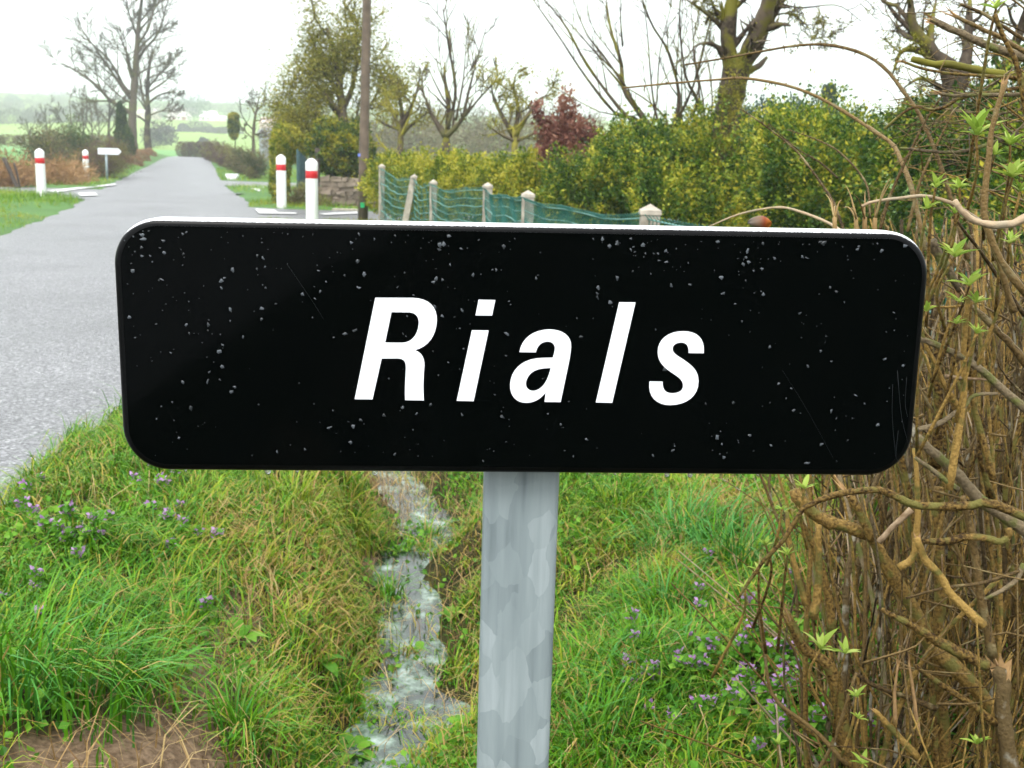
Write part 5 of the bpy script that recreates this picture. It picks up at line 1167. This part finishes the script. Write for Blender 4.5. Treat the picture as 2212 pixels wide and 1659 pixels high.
# leaf sprouts
def sprout(owner, px, py, d, size, n=7):
    c = P(px, py, d); mb = MB(); r0 = np.random.default_rng(int(px * 3 + py))
    for k in range(n):
        a = 2 * math.pi * k / n + r0.random() * .5; el = .35 + 1.0 * r0.random(); dr = np.array([math.cos(a) * math.cos(el), math.sin(a) * math.cos(el) * .9, math.sin(el)]); s = unit(np.cross(dr, [0, 0, 1.])); nn = np.cross(s, dr); L = size * (.6 + .6 * r0.random()); m_ = 7; vv, tt = [], []
        for i in range(m_):
            t_ = i / (m_ - 1); wd = L * .15 * math.sin(math.pi * t_ ** .8) ** .9; q = c - np.array([0, 0, size * .4]) + dr * L * t_ - nn * L * .25 * t_ ** 2
            vv += [q - s * wd + nn * wd * .5, q, q + s * wd + nn * wd * .5]
        for i in range(m_ - 1):
            for e in (0, 1): b_ = i * 3 + e; tt += [(b_, b_ + 1, b_ + 4), (b_, b_ + 4, b_ + 3)]
        mb.add(vv, tt, 0, np.clip(.5 + .28 * r0.normal(), 0, 1))
    mb.build('leaf_sprout', 'sprout', owner)
    b0 = c - np.array([0, 0, size * .35]); mb = MB(); tube(mb, curve([b0 + np.array([.02 * r0.normal(), .03 + .04 * r0.random(), -.10 - .12 * r0.random()]), b0 + np.array([.006 * r0.normal(), .012, -.05]), b0], 8), np.linspace(.0026, .0016, 8), 5, 0, r0.random()); mb.build('sprout_stem', 'bark_stem', owner)
for px, py, sz in ((2065, 537, .036), (2097, 596, .040), (2073, 640, .026), (2108, 643, .022), (2110, 709, .024), (2067, 690, .018), (2003, 662, .022), (2183, 514, .024), (2063, 451, .020), (2003, 440, .022), (2111, 267, .046), (2184, 295, .034), (2150, 322, .024), (2190, 362, .040), (2023, 392, .026), (2074, 392, .026), (2153, 6, .024), (2205, 401, .024)): sprout(B, px, py, 1.46, sz * .85, 10)
for px, py, sz in ((1773, 1385, .036), (1827, 1400, .024), (1850, 1495, .022), (1855, 1545, .016), (2112, 1595, .026), (1738, 1042, .026), (1655, 1170, .016), (1640, 1225, .018), (1690, 1092, .016), (1702, 1190, .018), (1610, 1262, .018), (2240, 1590, .02), (1865, 1640, .022), (1680, 1600, .018)): sprout(A, px, py, 1.52, sz, 7)

# ------------------------------------------------------------------ arching bramble canes
def cane(pl, d0, d1, r, label, prick=True, m_='bark_purple', name='bramble_cane'):
    n = len(pl); pts = curve([P(a, b_, d0 + (d1 - d0) * i / (n - 1)) for i, (a, b_) in enumerate(pl)], 30); e = pts[-1]
    t = thing(name, e, label, 'bramble'); mb = MB(); tube(mb, pts, np.linspace(r * .45, r, 30) * (1 + .08 * rg.normal(size=30)), 7, 0, rg.random()); cn = mb.build('cane', m_, t)
    if prick:
        mb = MB()
        for k in range(34):
            i = rg.integers(1, 29); q = pts[i]; d = unit(np.cross(pts[i + 1 if i < 29 else i] - pts[i - 1], rg.normal(size=3))); tube(mb, [q, q + d * r * 2.8], [r * .5, r * .08], 3, 0, .7)
        o = mb.build('prickles', m_, cn); o['kind'] = 'stuff'
    return t
cane([(1480, 140), (1564, 126), (1625, 115), (1716, 99), (1789, 97), (1862, 115), (1913, 149), (1953, 200), (1990, 255), (2040, 380), (2090, 560)], 2.3, 1.9, .0040, 'upper of two long arching bramble canes crossing the mossy trunk')
cane([(1345, 190), (1460, 179), (1564, 171), (1610, 169), (1685, 181), (1746, 200), (1807, 231), (1868, 270), (1892, 286), (1929, 313), (1947, 349), (1970, 410), (2000, 540)], 2.5, 1.9, .0046, 'longest arching bramble cane, reaching left past the mossy trunk')
cane([(1603, 237), (1655, 273), (1716, 322), (1746, 358), (1777, 401), (1801, 440), (1830, 520)], 2.2, 2.0, .0030, 'thin straight bramble cane slanting down to the sign top')
cane([(1530, 490), (1600, 462), (1680, 448), (1730, 458), (1790, 482), (1830, 510)], 2.4, 2.1, .0036, 'low pale bramble cane bowing just above the sign top', False, 'bark_pale')
cane([(1660, 268), (1720, 320), (1770, 350), (1810, 385)], 2.4, 2.3, .0022, 'short thin bramble shoot below the longest cane')
cane([(1700, 280), (1760, 300), (1815, 330), (1870, 395), (1880, 470)], 2.2, 2.0, .0022, 'thin bramble shoot in front of the large box bush')
cane([(2040, 200), (2000, 260), (1960, 340), (1920, 430), (1900, 500)], 1.9, 1.9, .0034, 'dark straight bramble cane crossing the dry stalks')
cane([(2060, 240), (2020, 320), (1985, 400), (1960, 500)], 1.9, 1.9, .0030, 'dark straight bramble cane right of the dry stalks')
# ------------------------------------------------------------------ cut branches piled on the hedge
def cut(pl, d, r, label, m_, tip=.0, dd=.0):
    n = len(pl); pts = [P(a, b_, d + dd * i / (n - 1)) for i, (a, b_) in enumerate(pl)][::-1]
    t = thing('cut_branch', pts[0], label, 'branch', 'cut branches lying on the hedge'); stem(t, pts, r, m_, 16, tip=tip or None, taper=.35, name='branch')
cut([(2011, 42), (2046, 59), (2080, 73), (2115, 92), (2150, 104), (2212, 125), (2320, 165)], 1.75, .0082, 'thick mossy cut branch pointing up left from the top right corner', 'bark_branch', .025)
cut([(1969, 127), (2011, 137), (2054, 139), (2098, 148), (2132, 156), (2212, 168), (2320, 190)], 1.85, .0088, 'thick lichen-crusted cut branch lying level below the mossy one', 'bark_mossy')
cut([(1947, 132), (1993, 148), (2046, 158), (2115, 163), (2198, 168), (2320, 175)], 1.75, .0034, 'thin straight twig lying in front of the lichen-crusted branch', 'bark_stem', .01)
cut([(2059, 33), (2098, 52), (2132, 68), (2167, 83), (2212, 111), (2320, 170)], 1.65, .0046, 'purplish cut stem with a peeled pale end in the top right corner', 'bark_purple', .03)
cut([(2075, 9), (2124, 30), (2167, 57), (2212, 85), (2320, 150)], 1.6, .0036, 'thorny purple stem topmost in the right corner', 'bark_purple')
cut([(2027, 201), (2058, 207), (2115, 205), (2167, 205), (2300, 200)], 1.7, .0042, 'mossy twig with a bright peeled tip pointing left', 'bark_branch', .04)
cut([(1910, 279), (1955, 241), (1983, 231), (2011, 238), (2046, 229), (2080, 210), (2200, 190)], 1.75, .0036, 'crooked olive twig drooping left to a pale tip', 'bark_stem')
cut([(2169, 182), (2153, 237), (2141, 289), (2135, 349), (2126, 425), (2130, 480), (2160, 560), (2220, 640)], 1.42, .0056, 'upright purple pruned stem with an orange cut top', 'bark_purple', .02)
cut([(2062, 434), (2080, 459), (2105, 477), (2141, 486), (2187, 483), (2212, 471), (2280, 440)], 1.35, .0062, 'pale curved shiny stem sagging at the right edge above the sign corner', 'bark_pale')
cut([(1862, 446), (1883, 437), (1944, 428), (1998, 424), (2050, 437), (2080, 453), (2150, 500)], 1.5, .0034, 'thin tan stem arching level just above the sign corner', 'bark_pale')
cut([(2150, 31), (2167, 78), (2193, 130), (2205, 174), (2212, 217), (2230, 300)], 1.4, .0046, 'olive budding stem rising to the top edge at far right', 'bark_stem')
cut([(1945, 320), (2010, 327), (2060, 329), (2110, 320), (2200, 290)], 1.8, .0040, 'pale grey level twig behind the sprouting leaves', 'bark_branch')
for k in range(34):
    y0 = rg.uniform(10, 420); x1 = rg.uniform(1880, 2110); L = [(x1, y0), ((x1 + 2240) / 2, y0 + rg.normal() * 22 + 14), (2260, y0 + rg.uniform(-60, 130))]; d = rg.uniform(1.65, 2.6)
    if y0 > 300: L[0] = (max(x1, 1960), y0)
    pts = [P(a, b_, d) for a, b_ in L][::-1]; t = thing('thorn_twig', pts[0], 'thin dark thorn twig in the tangle of the upper right corner', 'twig', 'thorn twigs in the upper right tangle')
    c = stem(t, pts, rg.uniform(.0012, .0026), rg.choice(['bark_purple', 'bark_branch', 'bark_stem']), 14, taper=.7, sides=5, name='twig', wob=.12)
    for j in range(int(rg.integers(2, 5))):
        i = rg.integers(3, 12); dr = unit(c[i + 1] - c[i] + rg.normal(size=3) * .02 * np.array([1, .5, 1]) * 1.2); Lg = rg.uniform(.05, .16); stem(t, [c[i], c[i] + dr * Lg * .5 + rg.normal(size=3) * .01, c[i] + dr * Lg], .0011, 'bark_purple', 7, taper=.5, sides=4, name='side_twig', wob=.2)
# dry splayed stalks above the sign
for k, (x0, x1, yt, lab) in enumerate(((1803, 1797, 400, 'leftmost dry tan stalk standing above the sign top'), (1850, 1838, 395, 'second dry tan stalk standing above the sign top'), (1868, 1862, 408, 'third dry tan stalk standing above the sign top'), (1890, 1912, 368, 'tallest dry tan stalk, split and leaning right above the sign top'))):
    b0 = P(x0, 560, 1.5); t = thing('dry_stalk', b0, lab, 'stalk', 'dry stalks above the sign')
    stem(t, [b0, P(x0, 470, 1.5)], .0042, 'straw', 6, name='stalk', taper=.2)
    for j in range(4):
        e = P(x1 + rg.normal() * 12, yt + rg.uniform(0, 60), 1.5 + rg.normal() * .03); stem(t, [P(x0, 474, 1.5), (P(x0, 450, 1.5) + e) / 2, e], .0018, 'straw', 8, name='split_strip', taper=.85, sides=4)
# withered curled leaf
mb = MB(); c = P(1641, 481, 2.2); vv, tt = [], []; k1, k2 = 8, 12
for a in range(k1 + 1):
    for b_ in range(k2):
        ph = math.pi * a / k1; th = 2 * math.pi * b_ / k2; vv.append(c + np.array([.021 * math.cos(ph) + .003 * math.sin(3 * th), .012 * math.sin(ph) * math.cos(th), .0135 * math.sin(ph) * math.sin(th) * (1 + .15 * math.sin(2 * ph))]))
for a in range(k1):
    for b_ in range(k2): e = (b_ + 1) % k2; tt += [(a * k2 + b_, a * k2 + k2 + b_, a * k2 + k2 + e), (a * k2 + b_, a * k2 + k2 + e, a * k2 + e)]
vv = np.array(vv); mb.add(vv, tt, 0, np.clip(.5 + (vv[:, 0] - c[0]) * 26, 0, 1)); tag(mb.build('curled_leaf', 'withered'), 'rounded orange and grey curled dead leaf just above the sign top', 'leaf')
# ------------------------------------------------------------------ damp air
mb = MB(); box(mb, (-790, -90, -4), (790, 990, 62))
hz = mb.build('haze', []); tag(hz, 'thin pale damp haze over the fields', 'haze', kind='stuff')
hm = bpy.data.materials.new('haze'); hm.use_nodes = True; hn = hm.node_tree; hn.nodes.clear()
pv = hn.nodes.new('ShaderNodeVolumePrincipled'); pv.inputs['Color'].default_value = (.93, .96, 1, 1); pv.inputs['Density'].default_value = .0012; pv.inputs['Anisotropy'].default_value = .2
ho = hn.nodes.new('ShaderNodeOutputMaterial'); hn.links.new(pv.outputs['Volume'], ho.inputs['Volume'])
hz.data.materials.append(hm)
